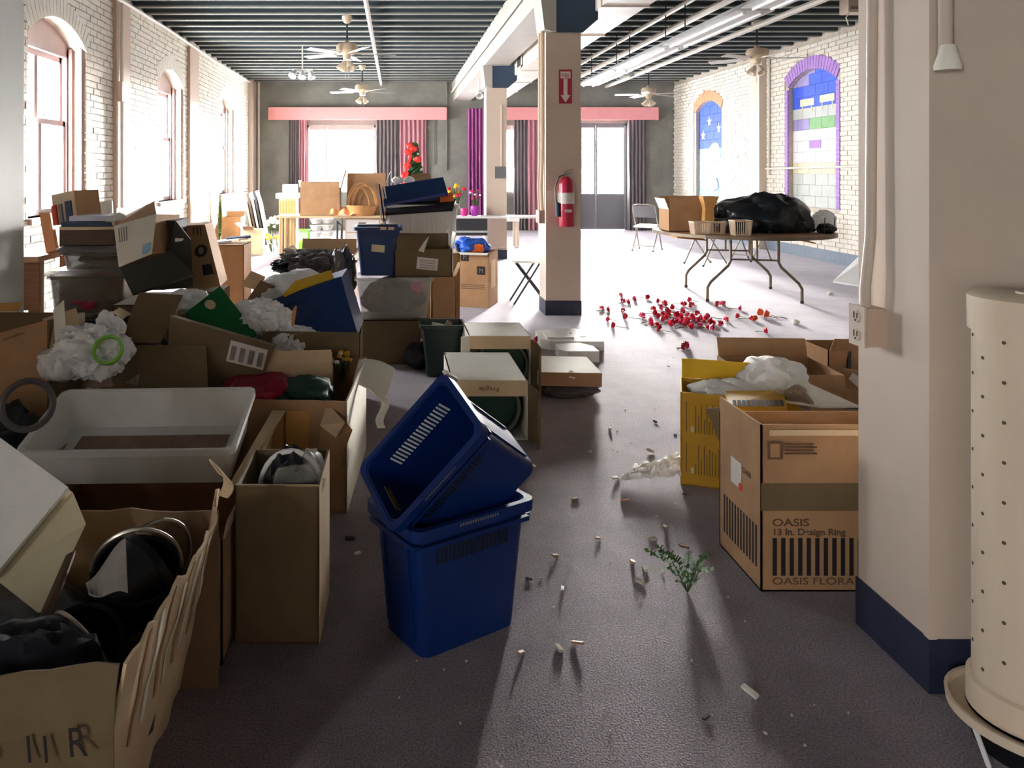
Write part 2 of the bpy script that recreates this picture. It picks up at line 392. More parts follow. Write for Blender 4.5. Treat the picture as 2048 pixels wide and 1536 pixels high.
# bricks, painted white, standing proud of recessed joints
bm_unit = bpy.data.meshes.new('brick'); _u = MB().box2((-.5, -.5, -.5), (.5, .5, .5)); bm_unit.from_pydata([tuple(p) for p in _u.v], [], _u.f); bm_unit.materials.append(M('brick_white'))
def interval(z, o):
    a, b, sill, spr, crn = o
    if z < sill or z > crn: return None
    if z <= spr: return (a, b)
    hw = (b - a) / 2; r = crn - spr; R = (hw * hw + r * r) / (2 * r); c = (a + b) / 2
    h = math.sqrt(max(0, R * R - (z - crn + R) ** 2)); return (c - min(h, hw), c + min(h, hw))
def bricks(wall, xf, sg, y0, y1, z0, z1, ops, skip, near, ymin_vis):
    cells = []; row = 0; z = z0; rnd = random.Random(3)
    while z < z1 - .03:
        off = -.11 if row % 2 else 0; y = y0 + off; hh = min(.064, z1 - z)
        while y < y1:
            a, b = max(y + .006, y0), min(y + .206, y1); segs = [(a, b)]; zc = z + hh / 2
            for o in ops:
                iv = interval(zc, o)
                if iv: segs = [q for (p, r) in segs for q in ((p, min(r, iv[0] - .004)), (max(p, iv[1] + .004), r)) if q[1] - q[0] > .035] if True else segs
            for o in skip: segs = [q for (p, r) in segs for q in ((p, min(r, o[0])), (max(p, o[1]), r)) if q[1] - q[0] > .035]
            for (p, r) in segs: cells.append((p, r, z, z + hh))
            y += .212
        z += .0765; row += 1
    cells = list(dict.fromkeys(cells)); cells.sort(key=lambda c: c[0] if c[0] >= ymin_vis else 1e3 - c[0])
    rest = MB()
    for i, (p, r, za, zb) in enumerate(cells):
        dp = .016 + rnd.random() * .008; cx = xf + sg * dp / 2; jz = rnd.uniform(-.003, .003)
        if i < near:
            o = bpy.data.objects.new('brick', bm_unit); COL.objects.link(o); o.parent = wall
            o.location = Vector((cx, (p + r) / 2, (za + zb) / 2 + jz)) - wall.location; o.scale = (dp, r - p, zb - za)
            o.rotation_euler = (rnd.uniform(-.01, .01), 0, rnd.uniform(-.02, .02))
        else: rest.box2((cx - dp / 2, p, za + jz), (cx + dp / 2, r, zb + jz))
    ro = build(rest, 'brickwork', 'brick_white', wall); ro['kind'] = 'stuff'
def voussoirs(wall, xf, sg, o, mats, ring=.22, n=20, proud=.024, jamb=False):
    a, b, sill, spr, crn = o; c = (a + b) / 2; hw = (b - a) / 2; r = crn - spr; R = (hw * hw + r * r) / (2 * r); th = math.asin(min(1, hw / R)); cz = crn - R
    for k in range(n):
        t0, t1 = -th + 2 * th * (k + .06) / n, -th + 2 * th * (k + .94) / n
        P = lambda t, q: (xf, c + math.sin(t) * q, cz + math.cos(t) * q)
        build(MB().prism([P(t0, R), P(t1, R), P(t1, R + ring), P(t0, R + ring)], (sg * proud, 0, 0)), 'brick', mats, wall)
    if jamb:
        z = sill
        for k in range(int((spr - sill) / .0765)):
            for (ya, yb) in ((a - .10, a), (b, b + .10)): build(MB().box2((min(xf, xf + sg * .026), ya, z), (max(xf, xf + sg * .026), yb, z + .068)), 'brick', mats, wall)
            z += .0765
exL = [(a, b, SILL, SPR, CRN) for a, b in OPL]
grow = lambda o, g: (o[0] - .02, o[1] + .02, o[2], o[3] + g * .7, o[4] + g)
bricks(wl, XL, 1, 5.0, YB, 0, ZC + .02, [grow(o, .22) for o in exL], [(9.75, 10.26), (13.3, 13.9)], 300, 8.85)
for o in exL[1:]: voussoirs(wl, XL, 1, o, 'brick_white')
growr = lambda o: (o[0] - .11, o[1] + .11, o[2] - .1, o[3] + .16, o[4] + .24)
bricks(wr, XR, -1, 9.5, YB, .19, ZC - .06, [growr(o) for o in OPR], [(14.65, 15.05)], 300, 11.6)
voussoirs(wr, XR, -1, OPR[0], 'purple_paint', jamb=True); voussoirs(wr, XR, -1, OPR[1], 'orange_paint', n=18)
# pilasters
for i, (xa, xb, ya, yb) in enumerate(((XL, XL + .07, 9.75, 10.26), (XL, XL + .07, 13.3, 13.9), (XR - .16, XR, 14.65, 15.05), (XL, XL + .12, 18.9, 19.5))):
    struct(build(MB().box2((xa, ya, 0), (xb, yb, ZC)), 'trim_%d' % (i + 1), 'cream_dk' if i < 2 else 'cream_paint'))
struct(build(MB().box2((XR - .03, 9, 0), (XR, YB, .19)), 'baseboard_right', 'blue_base'))
# painted concrete blocks filling the bricked-up windows
def block_fill(o, rowmats, xf):
    a, b, sill, spr, crn = o; z = sill; row = 0
    while z < crn - .02:
        y = a - (.2 if row % 2 else 0)
        while y < b:
            p, r = max(y + .004, a + .002), min(y + .386, b - .002)
            if r - p > .03:
                K = 4; pts = []
                for k in range(K + 1): yy = p + (r - p) * k / K; pts.append((xf, yy, min(z + .186, arch_z(yy, a, b, spr, crn) - .004)))
                if max(q[2] for q in pts) > z + .02:
                    pts = [(q[0], q[1], max(q[2], z + .01)) for q in pts]
                    build(MB().prism([(xf, p, z)] + [(xf, r, z)] + pts[::-1], (.08, 0, 0)), 'block', rowmats(row, (p + r) / 2), wr)
            y += .39
        z += .19; row += 1
def rm1(row, y):
    if row <= 3: return 'mural_grey' if row < 3 else 'mural_beige'
    if row <= 6: return 'mural_pale'
    if row == 7: return 'mural_green' if 12.7 < y < 13.5 else 'mural_lilac'
    if row == 8: return 'mural_grey'
    return 'mural_blue' if (row < 11 or y < 13.3) else 'mural_lilac'
def rm2(row, y): return 'mural_sky' if row < 6 else 'mural_blue'
block_fill(OPR[0], rm1, XR + .07); block_fill(OPR[1], rm2, XR + .07)
for (ya, yb, za, zb, mm) in ((12.55, 12.98, 2.62, 2.74, 'mural_beige'), (13.16, 13.6, 2.6, 2.72, 'mural_beige'), (12.95, 13.3, 1.86, 2.0, 'purple_paint'),
                             (12.6, 12.62, 2.5, 2.62, 'mural_beige'), (12.9, 12.92, 2.5, 2.62, 'mural_beige'), (13.22, 13.24, 2.5, 2.6, 'mural_beige'), (13.52, 13.54, 2.5, 2.6, 'mural_beige')):
    build(MB().box2((XR + .064, ya, za), (XR + .071, yb, zb)), 'painted_motif', mm, wr)
def star(y, z, r): return [(XR + .064, y + (r if k % 2 == 0 else r * .4) * math.sin(k * math.pi / 5), z + (r if k % 2 == 0 else r * .4) * math.cos(k * math.pi / 5)) for k in range(10)]
for (y_, z_, r_) in ((17.5, 2.6, .13), (17.85, 2.3, .13), (17.0, 2.42, .12)): build(MB().prism(star(y_, z_, r_), (.006, 0, 0)), 'painted_star', 'mural_pale', wr)
for ck, (y_, z_, ry, rz_) in enumerate(((17.2, 1.9, .3, .22), (17.5, 1.75, .35, .2), (17.0, 1.5, .25, .18), (17.3, 1.2, .3, .16))):
    build(MB().prism([(XR + .062 - .004 * ck, y_ + ry * math.cos(k * .5236) * (1 + .15 * math.sin(k * 2)), z_ + rz_ * math.sin(k * .5236)) for k in range(12)], (.003, 0, 0)), 'painted_cloud', 'mural_pale', wr)
# left sash windows
for n, (a, b) in enumerate(OPL):
    xo = XL - .22; root = struct(bpy.data.objects.new('window_%d' % (n + 1), None)); COL.objects.link(root); root.location = (XL, (a + b) / 2, SILL); WM[root] = Matrix.Translation(root.location)
    fr = MB(); fr.box2((xo - .05, a, SILL), (xo + .05, a + .08, SPR)).box2((xo - .05, b - .08, SILL), (xo + .05, b, SPR)); K = 10
    for k in range(K):
        ya, yb = a + (b - a) * k / K, a + (b - a) * (k + 1) / K
        fr.prism([(xo - .05, ya, SPR - .09), (xo - .05, yb, SPR - .09), (xo - .05, yb, arch_z(yb, a, b, SPR, CRN)), (xo - .05, ya, arch_z(ya, a, b, SPR, CRN))], (.1, 0, 0))
    build(fr, 'window_frame', 'sash', root)
    for (xa, ya, yb) in ((XL - .14, b - .055, b), (XL - .07, b - .03, b), (XL - .03, b - .05, b), (XL - .14, a, a + .055), (XL - .03, a, a + .05)):
        build(MB().box2((xa - .018, ya, SILL), (xa + .018, yb, SPR + .02)), 'casing_board', 'casing', root)
    build(MB().box2((xo - .05, a - .02, SILL - .06), (XL + .06, b + .02, SILL)), 'window_sill', 'sash', root)
    mid = 2.0; c = (a + b) / 2
    for (za, zb, xs) in ((SILL, mid + .03, xo + .012), (mid - .03, SPR - .09, xo - .03)):
        sm = MB(); sm.box2((xs - .02, a + .08, za), (xs + .02, b - .08, za + .06)).box2((xs - .02, a + .08, zb - .06), (xs + .02, b - .08, zb)).box2((xs - .02, a + .08, za), (xs + .02, a + .13, zb)).box2((xs - .02, b - .13, za), (xs + .02, b - .08, zb))
        so = build(sm, 'sash', 'sash', root)
        build(MB().box2((xs - .018, c - .04, za + .06), (xs + .018, c + .04, zb - .06)), 'muntin', 'casing', so)
        for (ya, yb) in ((a + .13, c - .04), (c + .04, b - .13)): build(MB().box2((xs - .002, ya, za + .06), (xs + .002, yb, zb - .06)), 'pane', 'glass', so)
    build(MB().box2((xo + .05, c - .03, mid + .03), (xo + .07, c + .03, mid + .08)), 'latch', 'casing', root)
    L = bpy.data.lights.new('portal', 'AREA'); L.shape = 'RECTANGLE'; L.size = SPR - SILL; L.size_y = b - a; L.cycles.is_portal = True
    lo = bpy.data.objects.new('window_portal', L); COL.objects.link(lo); lo.location = (XL - .34, c, (SILL + SPR) / 2); lo.rotation_euler = (0, math.radians(-90), 0)
# back wall with window and glazed doors
sc = YB / F
px = lambda u: (u - CX) * sc
pz = lambda v: H - (v - CY) * sc
BW = [(px(613), px(752), .95, pz(250)), (px(998), px(1052), .95, pz(250)), (px(1158), px(1256), .0, pz(246))]
m = MB(); xx = XL - .36
for (a, b, s0, s1) in BW:
    m.box2((xx, YB, 0), (a, YB + .3, ZC + .3)); m.box2((a, YB, s1), (b, YB + .3, ZC + .3))
    if s0 > 0: m.box2((a, YB, 0), (b, YB + .3, s0))
    xx = b
m.box2((xx, YB, 0), (XR + .36, YB + .3, ZC + .3)); wb = struct(build(m, 'wall_back', 'grey_wall'))
for n, (a, b, s0, s1) in enumerate(BW):
    isd = n == 2
    root = struct(bpy.data.objects.new('door_1' if isd else 'window_%d' % (5 + n), None)); COL.objects.link(root); root.location = ((a + b) / 2, YB, s0); WM[root] = Matrix.Translation(root.location)
    y0, y1 = YB + .08, YB + .14; c = a + (b - a) * (.3 if n == 0 else (.5 if not isd else .36))
    zl = pz(390) if isd else s0
    fm = 'door_grey' if isd else 'sash'
    f = MB().box2((a, y0, s0), (a + .05, y1, s1)).box2((b - .05, y0, s0), (b, y1, s1)).box2((a, y0, s1 - .06), (b, y1, s1))
    build(f, 'door_frame' if isd else 'window_frame', fm, root)
    for (p, q) in ((a + .05, c), (c, b - .05)):
        s = MB().box2((p + .005, y0, max(s0, .01)), (p + .04, y1, s1 - .06)).box2((q - .04, y0, max(s0, .01)), (q - .005, y1, s1 - .06)).box2((p + .04, y0, zl - .06), (q - .04, y1, zl + .03)).box2((p + .04, y0, s1 - .12), (q - .04, y1, s1 - .06))
        if isd: s.box2((p + .005, y0 + .01, .01), (q - .005, y1 - .01, zl))
        so = build(s, 'door_leaf' if isd else 'sash', fm, root)
        build(MB().box2((p + .04, y0 + .03, zl + .03), (q - .04, y0 + .035, s1 - .12)), 'pane', 'glass', so)
        if isd: build(MB().tube([(p + .06, y0 - .03, 1.0), (q - .06, y0 - .03, 1.0)], .014), 'push_bar', 'steel', so)
    L = bpy.data.lights.new('portal', 'AREA'); L.shape = 'RECTANGLE'; L.size = b - a; L.size_y = s1 - zl; L.cycles.is_portal = True
    lo = bpy.data.objects.new('window_portal', L); COL.objects.link(lo); lo.location = ((a + b) / 2, YB + .28, (zl + s1) / 2); lo.rotation_euler = (math.radians(-90), 0, 0)
# valances
for (u0, u1, lb) in ((540, 892, 'long pink box valance over the back window with the tree'), (975, 1311, 'pink box valance over the glazed back doors, crossed by columns')):
    t = thing('valance', lb, 'valance', (px((u0 + u1) / 2), YB - .1, pz(241)), None, 'pink valances on the back wall')
    build(MB().box2((px(u0), YB - .22, pz(241)), (px(u1), YB - .2, pz(216))), 'front_board', 'pink', t)
    build(MB().box2((px(u0), YB - .2, pz(216) - .02), (px(u1), YB, pz(216))), 'top_board', 'pink', t)
    for u in (u0, u1): build(MB().box2((px(u) - .012, YB - .2, pz(241)), (px(u) + .012, YB, pz(216) - .02)), 'end_board', 'pink', t)
def curtain(label, u0, u1, v0, v1, matn, yb=YB - .1, folds=7, amp=.045, sd=0, gather=0):
    a, b, zt, zb = px(u0), px(u1), pz(v0), pz(v1)
    def fn(s, t):
        k = 1 - gather * math.sin(min(1, (1 - t) * 1.0) * math.pi) * .5
        x = (a + b) / 2 + (a - (a + b) / 2 + (b - a) * s) * k
        return (x + .012 * noise.noise(Vector((s * 9, t * 3, sd))), yb - amp * math.sin(s * folds * 2 * math.pi + .6 * noise.noise(Vector((s * 3, t * 2, sd)))) * (.6 + .4 * (1 - t)), zb + (zt - zb) * t)
    return tag(build(MB().sheet(fn, folds * 8, 10, .006), 'curtain', matn, smooth=True), label, 'curtain', 'curtains at the back windows')
curtain('grey curtain hanging left of the bright back window', 578, 597, 240, 459.4, 'curtain_grey', folds=4)
curtain('thin pink curtain edge beside the left side of the bright back window', 599, 614, 240, 459.4, 'curtain_pink', folds=3)
curtain('dark grey curtain right of the back window, behind the small tree', 752, 797, 240, 459.4, 'curtain_grey', folds=6)
curtain('pinkish curtain behind the ribboned tree', 799, 852, 240, 459.4, 'curtain_pink', folds=6)
curtain('bright purple curtain bunched left of the far column', 934, 970, 219, 459.4, 'curtain_purple', folds=5, amp=.07, yb=YB - .25)
curtain('grey curtain just left of the fire extinguisher column', 1026, 1053, 240, 459.4, 'curtain_grey', folds=4)
curtain('pink curtain touching the left edge of the extinguisher column', 1055, 1100, 240, 459.4, 'curtain_pink', folds=5)
curtain('grey curtain hanging right of the glazed back doors', 1254, 1290, 240, 459.4, 'curtain_grey', folds=5)
for (u, v0, v1, r) in ((893, 165, 340, .02), (868, 240, 330, .012), (518, 165, 440, .03)):
    tag(build(MB().tube([(px(u), YB - .04, pz(v1)), (px(u), YB - .04, pz(v0))], r), 'wall_conduit', 'pipe_white' if u < 600 else 'grey_wall'), {893: 'grey conduit climbing the back wall left of the purple curtain', 868: 'thin grey conduit beside the tree on the back wall', 518: 'pale conduit in the left back corner'}[u], 'conduit')
# ---------------------------------------------------------------- columns and girder
COLM = [(2.16, 'near'), (7.86, 'mid'), (13.02, 'far')]
XC = {'near': (1.497, 1.9), 'mid': (1.556, 1.91), 'far': (1.575, 1.92)}
for i, (d0, k) in enumerate(COLM):
    xa, xb = XC[k]; d1 = d0 + .33
    root = struct(bpy.data.objects.new('column', None)); COL.objects.link(root); root.location = ((xa + xb) / 2, (d0 + d1) / 2, 0); WM[root] = Matrix.Translation(root.location)
    root['label'] = {'near': 'nearest boxed cream column with a wall outlet, at the right', 'mid': 'middle cream column carrying the fire extinguisher', 'far': 'farthest cream column with a small grey switch box'}[k]
    build(MB().box2((xa, d0, .15), (xb, d1, 2.87)), 'shaft', 'cream_paint', root)
    if k == 'near': build(MB().box2((xa - .004, d0 - .004, .15), (xa + .018, d0 + .018, 2.87)), 'corner_bead', 'cream_paint', root)
    build(MB().box2((xa - .006, d0 - .006, 0), (xb + .006, d1 + .006, .15)), 'base_board', 'navy_base', root)
    build(MB().prism([(xa + .1, d0 - .02, 2.87), (xb + .02, d0 - .02, 2.87), (xb + .17, d0 - .02, 3.0), (xb + .17, d0 - .02, 3.24), (xa + .1, d0 - .02, 3.24)], (0, .36, 0)), 'capital', 'slate_blue', root)
    build(MB().prism([(xa - .02, d0 - .03, 2.9), (xa + .1, d0 - .03, 2.87), (xa + .1, d0 - .03, 3.24), (xa - .06, d0 - .03, 3.24)], (0, .4, 0)), 'capital_side', 'beam_paint', root)
gird = struct(bpy.data.objects.new('girder', None)); COL.objects.link(gird); gird.location = (1.73, 10, 3.24); WM[gird] = Matrix.Translation(gird.location)
build(MB().box2((1.53, 1.0, 3.24), (1.95, YB, 3.55)), 'girder_core', 'beam_paint', gird)
build(MB().box2((1.5, 1.0, 3.5), (1.98, YB, ZC)), 'top_plate', 'beam_paint', gird)
build(MB().tube([(1.49, 5, 3.47), (1.49, YB, 3.47)], .022), 'conduit', 'pipe_white', gird)
# box duct on the right of the girder
du = thing('air_duct', 'pale sheet metal duct running beside the ceiling girder', 'duct', (2.27, 11, 3.08))
for k in range(8): build(MB().box2((2.05, 4.4 + k * 1.6, 3.08), (2.5, 4.4 + k * 1.6 + 1.58, 3.42)), 'duct_section', 'duct', du)
for k in range(9): build(MB().box2((2.035, 4.37 + k * 1.6, 3.065), (2.515, 4.40 + k * 1.6, 3.43)), 'flange', 'duct', du)
for yy in (10.1, 12.2):
    g = build(MB().box2((2.03, yy, 3.14), (2.05, yy + .4, 3.34)), 'grille', 'pipe_dark', du)
    build(MB().box2((2.02, yy - .03, 3.11), (2.035, yy + .43, 3.14)).box2((2.02, yy - .03, 3.34), (2.035, yy + .43, 3.37)).box2((2.02, yy - .03, 3.11), (2.035, yy, 3.37)).box2((2.02, yy + .4, 3.11), (2.035, yy + .43, 3.37)), 'grille_frame', 'duct', g)
# ceiling pipes
def pipe(label, pts, r, m='pipe_white', name='ceiling_pipe'): return tag(build(MB().tube(pts, r), name, m), label, 'pipe')
pipe('white pipe with couplings along the left ceiling bay', [(-.36, 6, 3.64), (-.33, 12, 3.64), (-.28, 19.4, 3.64)], .032)
pipe('slim pale pipe along the ceiling right of the middle column', [(3.72, 5, 3.6), (3.72, 19.4, 3.6)], .035)
pipe('pale rail along the ceiling between the duct and the hanging lights', [(4.15, 5, 3.58), (4.15, 19.4, 3.58)], .05)
pipe('pale ceiling pipe right of the hanging fluorescent lights', [(5.35, 5, 3.6), (5.35, 19.4, 3.6)], .045)
pipe('white cable run along the top of the left brick wall', [(XL + .05, 5, 3.68), (XL + .07, 9, 3.64), (XL + .05, 12, 3.67), (XL + .07, 15, 3.62), (XL + .05, 19.3, 3.66)], .03)
pipe('vertical conduit on the nearer left wall pilaster', [(XL + .1, 9.85, 1.0), (XL + .1, 9.85, 3.6)], .022)
jb = tag(build(MB().box2((XL + .07, 9.78, 2.35), (XL + .13, 9.95, 2.6)), 'junction_box', 'cream_paint'), 'small cream junction box on the left wall pilaster', 'box')
pipe('pair conduit beside the right wall pilaster', [(XR - .05, 14.5, 1.4), (XR - .05, 14.5, 3.6)], .022)
pipe('horizontal pale pipe crossing the right wall murals', [(XR - .06, 11.0, 1.55), (XR - .06, 14.6, 1.52)], .018)
# hanging fluorescent fixtures
prev = None
for i, y0 in enumerate((5.6, 7.9, 10.2, 12.5)):
    lab = ['nearest', 'second', 'third', 'farthest'][i] + ' white fluorescent fixture in the hanging row on the right'
    t = thing('fluorescent_light', lab, 'light', (3.7, y0 + 1.1, 3.1), None, 'hanging fluorescent row')
    build(MB().prism([(3.5, y0, 3.1), (3.9, y0, 3.1), (3.78, y0, 3.2), (3.62, y0, 3.2)], (0, 2.2, 0)), 'reflector', 'white_plastic', t)
    for x_ in (3.61, 3.79): build(MB().tube([(x_, y0 + .05, 3.085), (x_, y0 + 2.15, 3.085)], .018), 'lamp_tube', 'white_plastic', t)
    for yy in (y0 + .3, y0 + 1.9): build(MB().tube([(3.7, yy, 3.2), (3.7, yy, ZC + .02)], .008, 6), 'hanger_rod', 'pipe_dark', t)
# ceiling fans
def fan(label, x, y, zm, a0):
    t = thing('ceiling_fan', label, 'fan', (x, y, zm - .3), None, 'ceiling fans')
    build(MB().lathe([(.0, ZC), (.075, ZC), (.075, ZC - .03), (.05, ZC - .09), (.02, ZC - .11)], 16, (x, y, 0)), 'canopy', 'fan_beige', t, smooth=True)
    build(MB().tube([(x, y, zm + .09), (x, y, ZC - .1)], .014), 'down_rod', 'pipe_dark', t)
    build(MB().lathe([(.02, .14), (.05, .1), (.13, .085), (.155, .05), (.155, -.02), (.12, -.06), (.06, -.075), (.055, -.14), (.0, -.15)], 24, (x, y, zm)), 'motor_housing', 'fan_beige', t, smooth=True)
    for k in range(5):
        a = math.radians(a0 + 72 * k); R = Matrix.Rotation(a, 3, 'Z') @ Matrix.Rotation(math.radians(11), 3, 'X')
        b = build(MB().box((0, 0, 0), (.5, .125, .008)).xf(Matrix.Translation(Vector((x, y, zm - .06)) + R @ Vector((.46, 0, 0))) @ R.to_4x4()), 'blade', 'blade_white', t)
        build(MB().box((0, 0, 0), (.16, .035, .012)).xf(Matrix.Translation(Vector((x, y, zm - .055)) + R @ Vector((.17, 0, 0))) @ R.to_4x4()), 'blade_arm', 'fan_beige', b)
    for k in range(4):
        a = math.radians(a0 + 20 + 90 * k); R = Matrix.Rotation(a, 3, 'Z') @ Matrix.Rotation(math.radians(145), 3, 'Y')
        build(MB().lathe([(.018, 0), (.028, .03), (.04, .08), (.062, .14), (.056, .138), (.03, .06), (.012, .02)], 14, Vector((x, y, zm - .12)) + R @ Vector((0, 0, .06)), R), 'light_shade', 'shade_glass', t, smooth=True)
    for dx in (-.02, .025): build(MB().tube([(x + dx, y - .03, zm - .15), (x + dx, y - .03, zm - .42)], .003, 5), 'pull_chain', 'steel', t)
fan('beige ceiling fan with glass shades, nearest in the left bay', -.66, 11.25, 3.23, 8)
fan('beige ceiling fan farther back in the left bay, in front of the pink valance', -.64, 16.4, 3.22, 20)
fan('beige ceiling fan near the purple arched mural', 5.5, 11.7, 3.23, -8)
fan('beige ceiling fan at the back right, above the glazed doors', 5.55, 16.8, 3.2, 30)
# white lamp clusters under the ceiling
def spots(label, u, v, d, n):
    c = at(u, v, d); t = thing('spot_light', label, 'light', c)
    build(MB().tube([(c.x, c.y, c.z + .1), (c.x, c.y, ZC + .24)], .012), 'stem', 'pipe_white', t)
    build(MB().box((c.x, c.y, c.z + .1), (.36, .06, .05)), 'bar', 'white_plastic', t)
    for k in range(n):
        R = Matrix.Rotation(math.radians(150 + 12 * (k - 1)), 3, 'X') @ Matrix.Rotation(math.radians(16 * (k - (n - 1) / 2)), 3, 'Y')
        build(MB().lathe([(.03, 0), (.045, .05), (.075, .16), (.068, .16), (.03, .04)], 14, Vector((c.x + (k - (n - 1) / 2) * .13, c.y, c.z + .1)), R), 'lamp_head', 'white_plastic', t, smooth=True)
spots('white cluster of spot lamps under the ceiling left of the back fan', 605, 152, 14.0, 3)
spots('white spot lamps under the ceiling right of the middle column', 1236, 150, 15.4, 4)
spots('white spot lamp behind the girder left of the far column', 958, 192, 14.6, 1)
t = thing('wall_heater', 'cream wall unit at the ceiling beside the near column', 'wall unit', at(1712, 15, 9.8))
build(MB().box2(at(1697, 24, 9.8), at(1760, -6, 9.8) + Vector((0, .2, 0))), 'housing', 'cream_paint', t)
build(MB().box2(at(1702, 18, 9.79), at(1760, 12, 9.79) + Vector((0, .01, 0))), 'slot', 'casing', t)
build(MB().tube([at(1700, 24, 9.85), at(1692, 35, 9.85), at(1697, 50, 9.85)], .008), 'cord', 'pipe_white', t)
# fittings on the columns
t = thing('wall_outlet', 'beige duplex outlet box with conduit on the near column', 'outlet', (1.49, 2.41, 1.0))
d_ = 2.39; c = Vector((1.497, d_, 1.45 - (652 - 345) * 1.497 / 975))
build(MB().box2((1.437, d_ - .045, c.z - .058), (1.497, d_ + .045, c.z + .058)), 'box_body', 'cream_dk', t)
fp = build(MB().box2((1.431, d_ - .04, c.z - .062), (1.439, d_ + .04, c.z + .062)), 'face_plate', 'cream_paint', t)
for dz in (-.028, .028):
    build(MB().lathe([(.0, 0), (.019, 0), (.019, .003), (0, .003)], 14, (1.431, d_, c.z + dz), Matrix.Rotation(math.radians(-90), 3, 'Y')), 'receptacle', 'cream_paint', fp)
    for (dy, hz) in ((-.008, .016), (.008, .02)): build(MB().box2((1.426, d_ + dy - .0015, c.z + dz - hz / 2 + .004), (1.4285, d_ + dy + .0015, c.z + dz + hz / 2 + .004)), 'slot', 'hole', fp)
    build(MB().box2((1.426, d_ - .003, c.z + dz - .014), (1.4285, d_ + .003, c.z + dz - .008)), 'slot', 'hole', fp)
pth = [(1.455, d_ - .005, c.z + .058), (1.452, d_ - .01, c.z + .12), (1.462, d_ - .02, c.z + .28), (1.468, d_ - .02, 2.0), (1.468, d_ - .02, 2.86)]
build(MB().tube(pth, .015, 10), 'conduit', 'cream_paint', t, smooth=True)
t = thing('conduit_stub', 'cream conduit with flared end cap on the front of the near column', 'conduit', (1.56, 2.14, 1.73))
x_ = (1893 - 785) * 2.13 / F
build(MB().tube([(x_, 2.135, 1.77), (x_, 2.135, 2.86)], .018, 12), 'pipe', 'cream_paint', t, smooth=True)
build(MB().lathe([(.018, .07), (.022, .05), (.034, .012), (.032, 0), (0, 0)], 14, (x_, 2.125, 1.73)), 'end_cap', 'white_paint', t, smooth=True)
t = thing('switch_conduit', 'paired conduits and switch box on the side of the extinguisher column', 'conduit', (1.52, 8.0, .95))
for (yy, xx) in ((7.95, 1.535), (8.08, 1.535)): build(MB().tube([(xx, yy, 1.04), (xx - .01, yy, 1.3), (xx, yy, 1.6), (xx, yy, 2.9)], .018), 'conduit', 'cream_dk', t)
build(MB().box2((1.5, 7.92, .93), (1.556, 8.12, 1.06)), 'switch_box', 'casing', t)
t = thing('junction_box', 'small grey switch box on the farthest column', 'box', (1.9, 13.0, 1.4))
build(MB().box2(at(990, 357, 13.0), at(1012, 333, 13.0) + Vector((0, .02, 0))), 'cover', 'door_grey', t)
build(MB().tube([at(1003, 333, 13.0), at(1003, 210, 13.0)], .012), 'conduit', 'cream_paint', t)
# fire sign and extinguisher
t = thing('fire_sign', 'red FIRE sign with a white down arrow on the middle column', 'sign', at(1130, 207, 7.85))
build(MB().box2(at(1118, 207, 7.85), at(1144, 139, 7.85) + Vector((0, .008, 0))), 'panel', 'sign_red', t)
build(MB().box2(at(1121, 157, 7.848), at(1141, 143, 7.848) + Vector((0, .001, 0))), 'white_band', 'sign_white', t)
text('FIRE', t, T(at(1131, 155, 7.846).x - WM[t].to_translation().x, -.004, at(1131, 155, 7.846).z - WM[t].to_translation().z) @ FR, 'sign_red', .06, .75, align='CENTER')
ar = [at(u, v, 7.848) for (u, v) in ((1127, 158), (1135, 158), (1135, 190), (1141, 190), (1131, 205), (1121, 190), (1127, 190))]
build(MB().prism(ar, (0, .001, 0)), 'arrow', 'sign_white', t)
c = at(1133, 453, 7.76); R_ = .075
t = thing('fire_extinguisher', 'red fire extinguisher hung on the middle column', 'extinguisher', c)
build(MB().lathe([(0, 0), (R_, 0), (R_ + .002, .02), (R_, .42), (.06, .47), (.03, .5), (0, .5)], 24, c), 'cylinder', 'extinguisher', t, smooth=True)
lb = build(MB().lathe([(R_ + .002, .23), (R_ + .003, .23), (R_ + .003, .34), (R_ + .002, .34)], 24, c), 'white_label', 'label_white', t, smooth=True)
build(MB().box((c.x, c.y - R_ - .002, c.z + .16), (.07, .006, .03)), 'small_label', 'label_white', t)
build(MB().box((c.x, c.y, c.z + .52), (.035, .04, .05)), 'valve', 'steel', t)
build(MB().box((c.x + .01, c.y - .02, c.z + .56), (.09, .02, .012), Euler((0, -.3, 0))).box((c.x + .01, c.y - .02, c.z + .535), (.09, .02, .012)), 'handle', 'steel', t)
build(MB().tube([c + Vector((-.02, -.02, .52)), c + Vector((-.08, -.02, .5)), c + Vector((-.115, -.02, .4)), c + Vector((-.11, -.02, .27)), c + Vector((-.095, -.02, .22))], .009), 'hose', 'grey_plastic', t)
build(MB().tube([c + Vector((-.095, -.02, .24)), c + Vector((-.092, -.02, .1))], [.018, .022]), 'horn', 'slate_blue', t)
build(MB().box((c.x, c.y + .085, c.z + .3), (.04, .03, .2)), 'bracket', 'steel', t)
# left foreground pillar
root = struct(bpy.data.objects.new('pillar', None)); COL.objects.link(root); root.location = (-2.24, 4.17, 0); WM[root] = Matrix.Translation(root.location); root['label'] = 'pale grey pillar at the left edge of the view'
build(MB().box2((-2.42, 4.0, .15), (-2.06, 4.33, 3.24)), 'shaft', 'pillar_grey', root); build(MB().box2((-2.425, 3.995, 0), (-2.055, 4.335, .15)), 'base_board', 'navy_base', root)
build(MB().box2((-2.46, YF, 3.24), (-2.02, 4.9, ZC)), 'header', 'beam_paint', root)
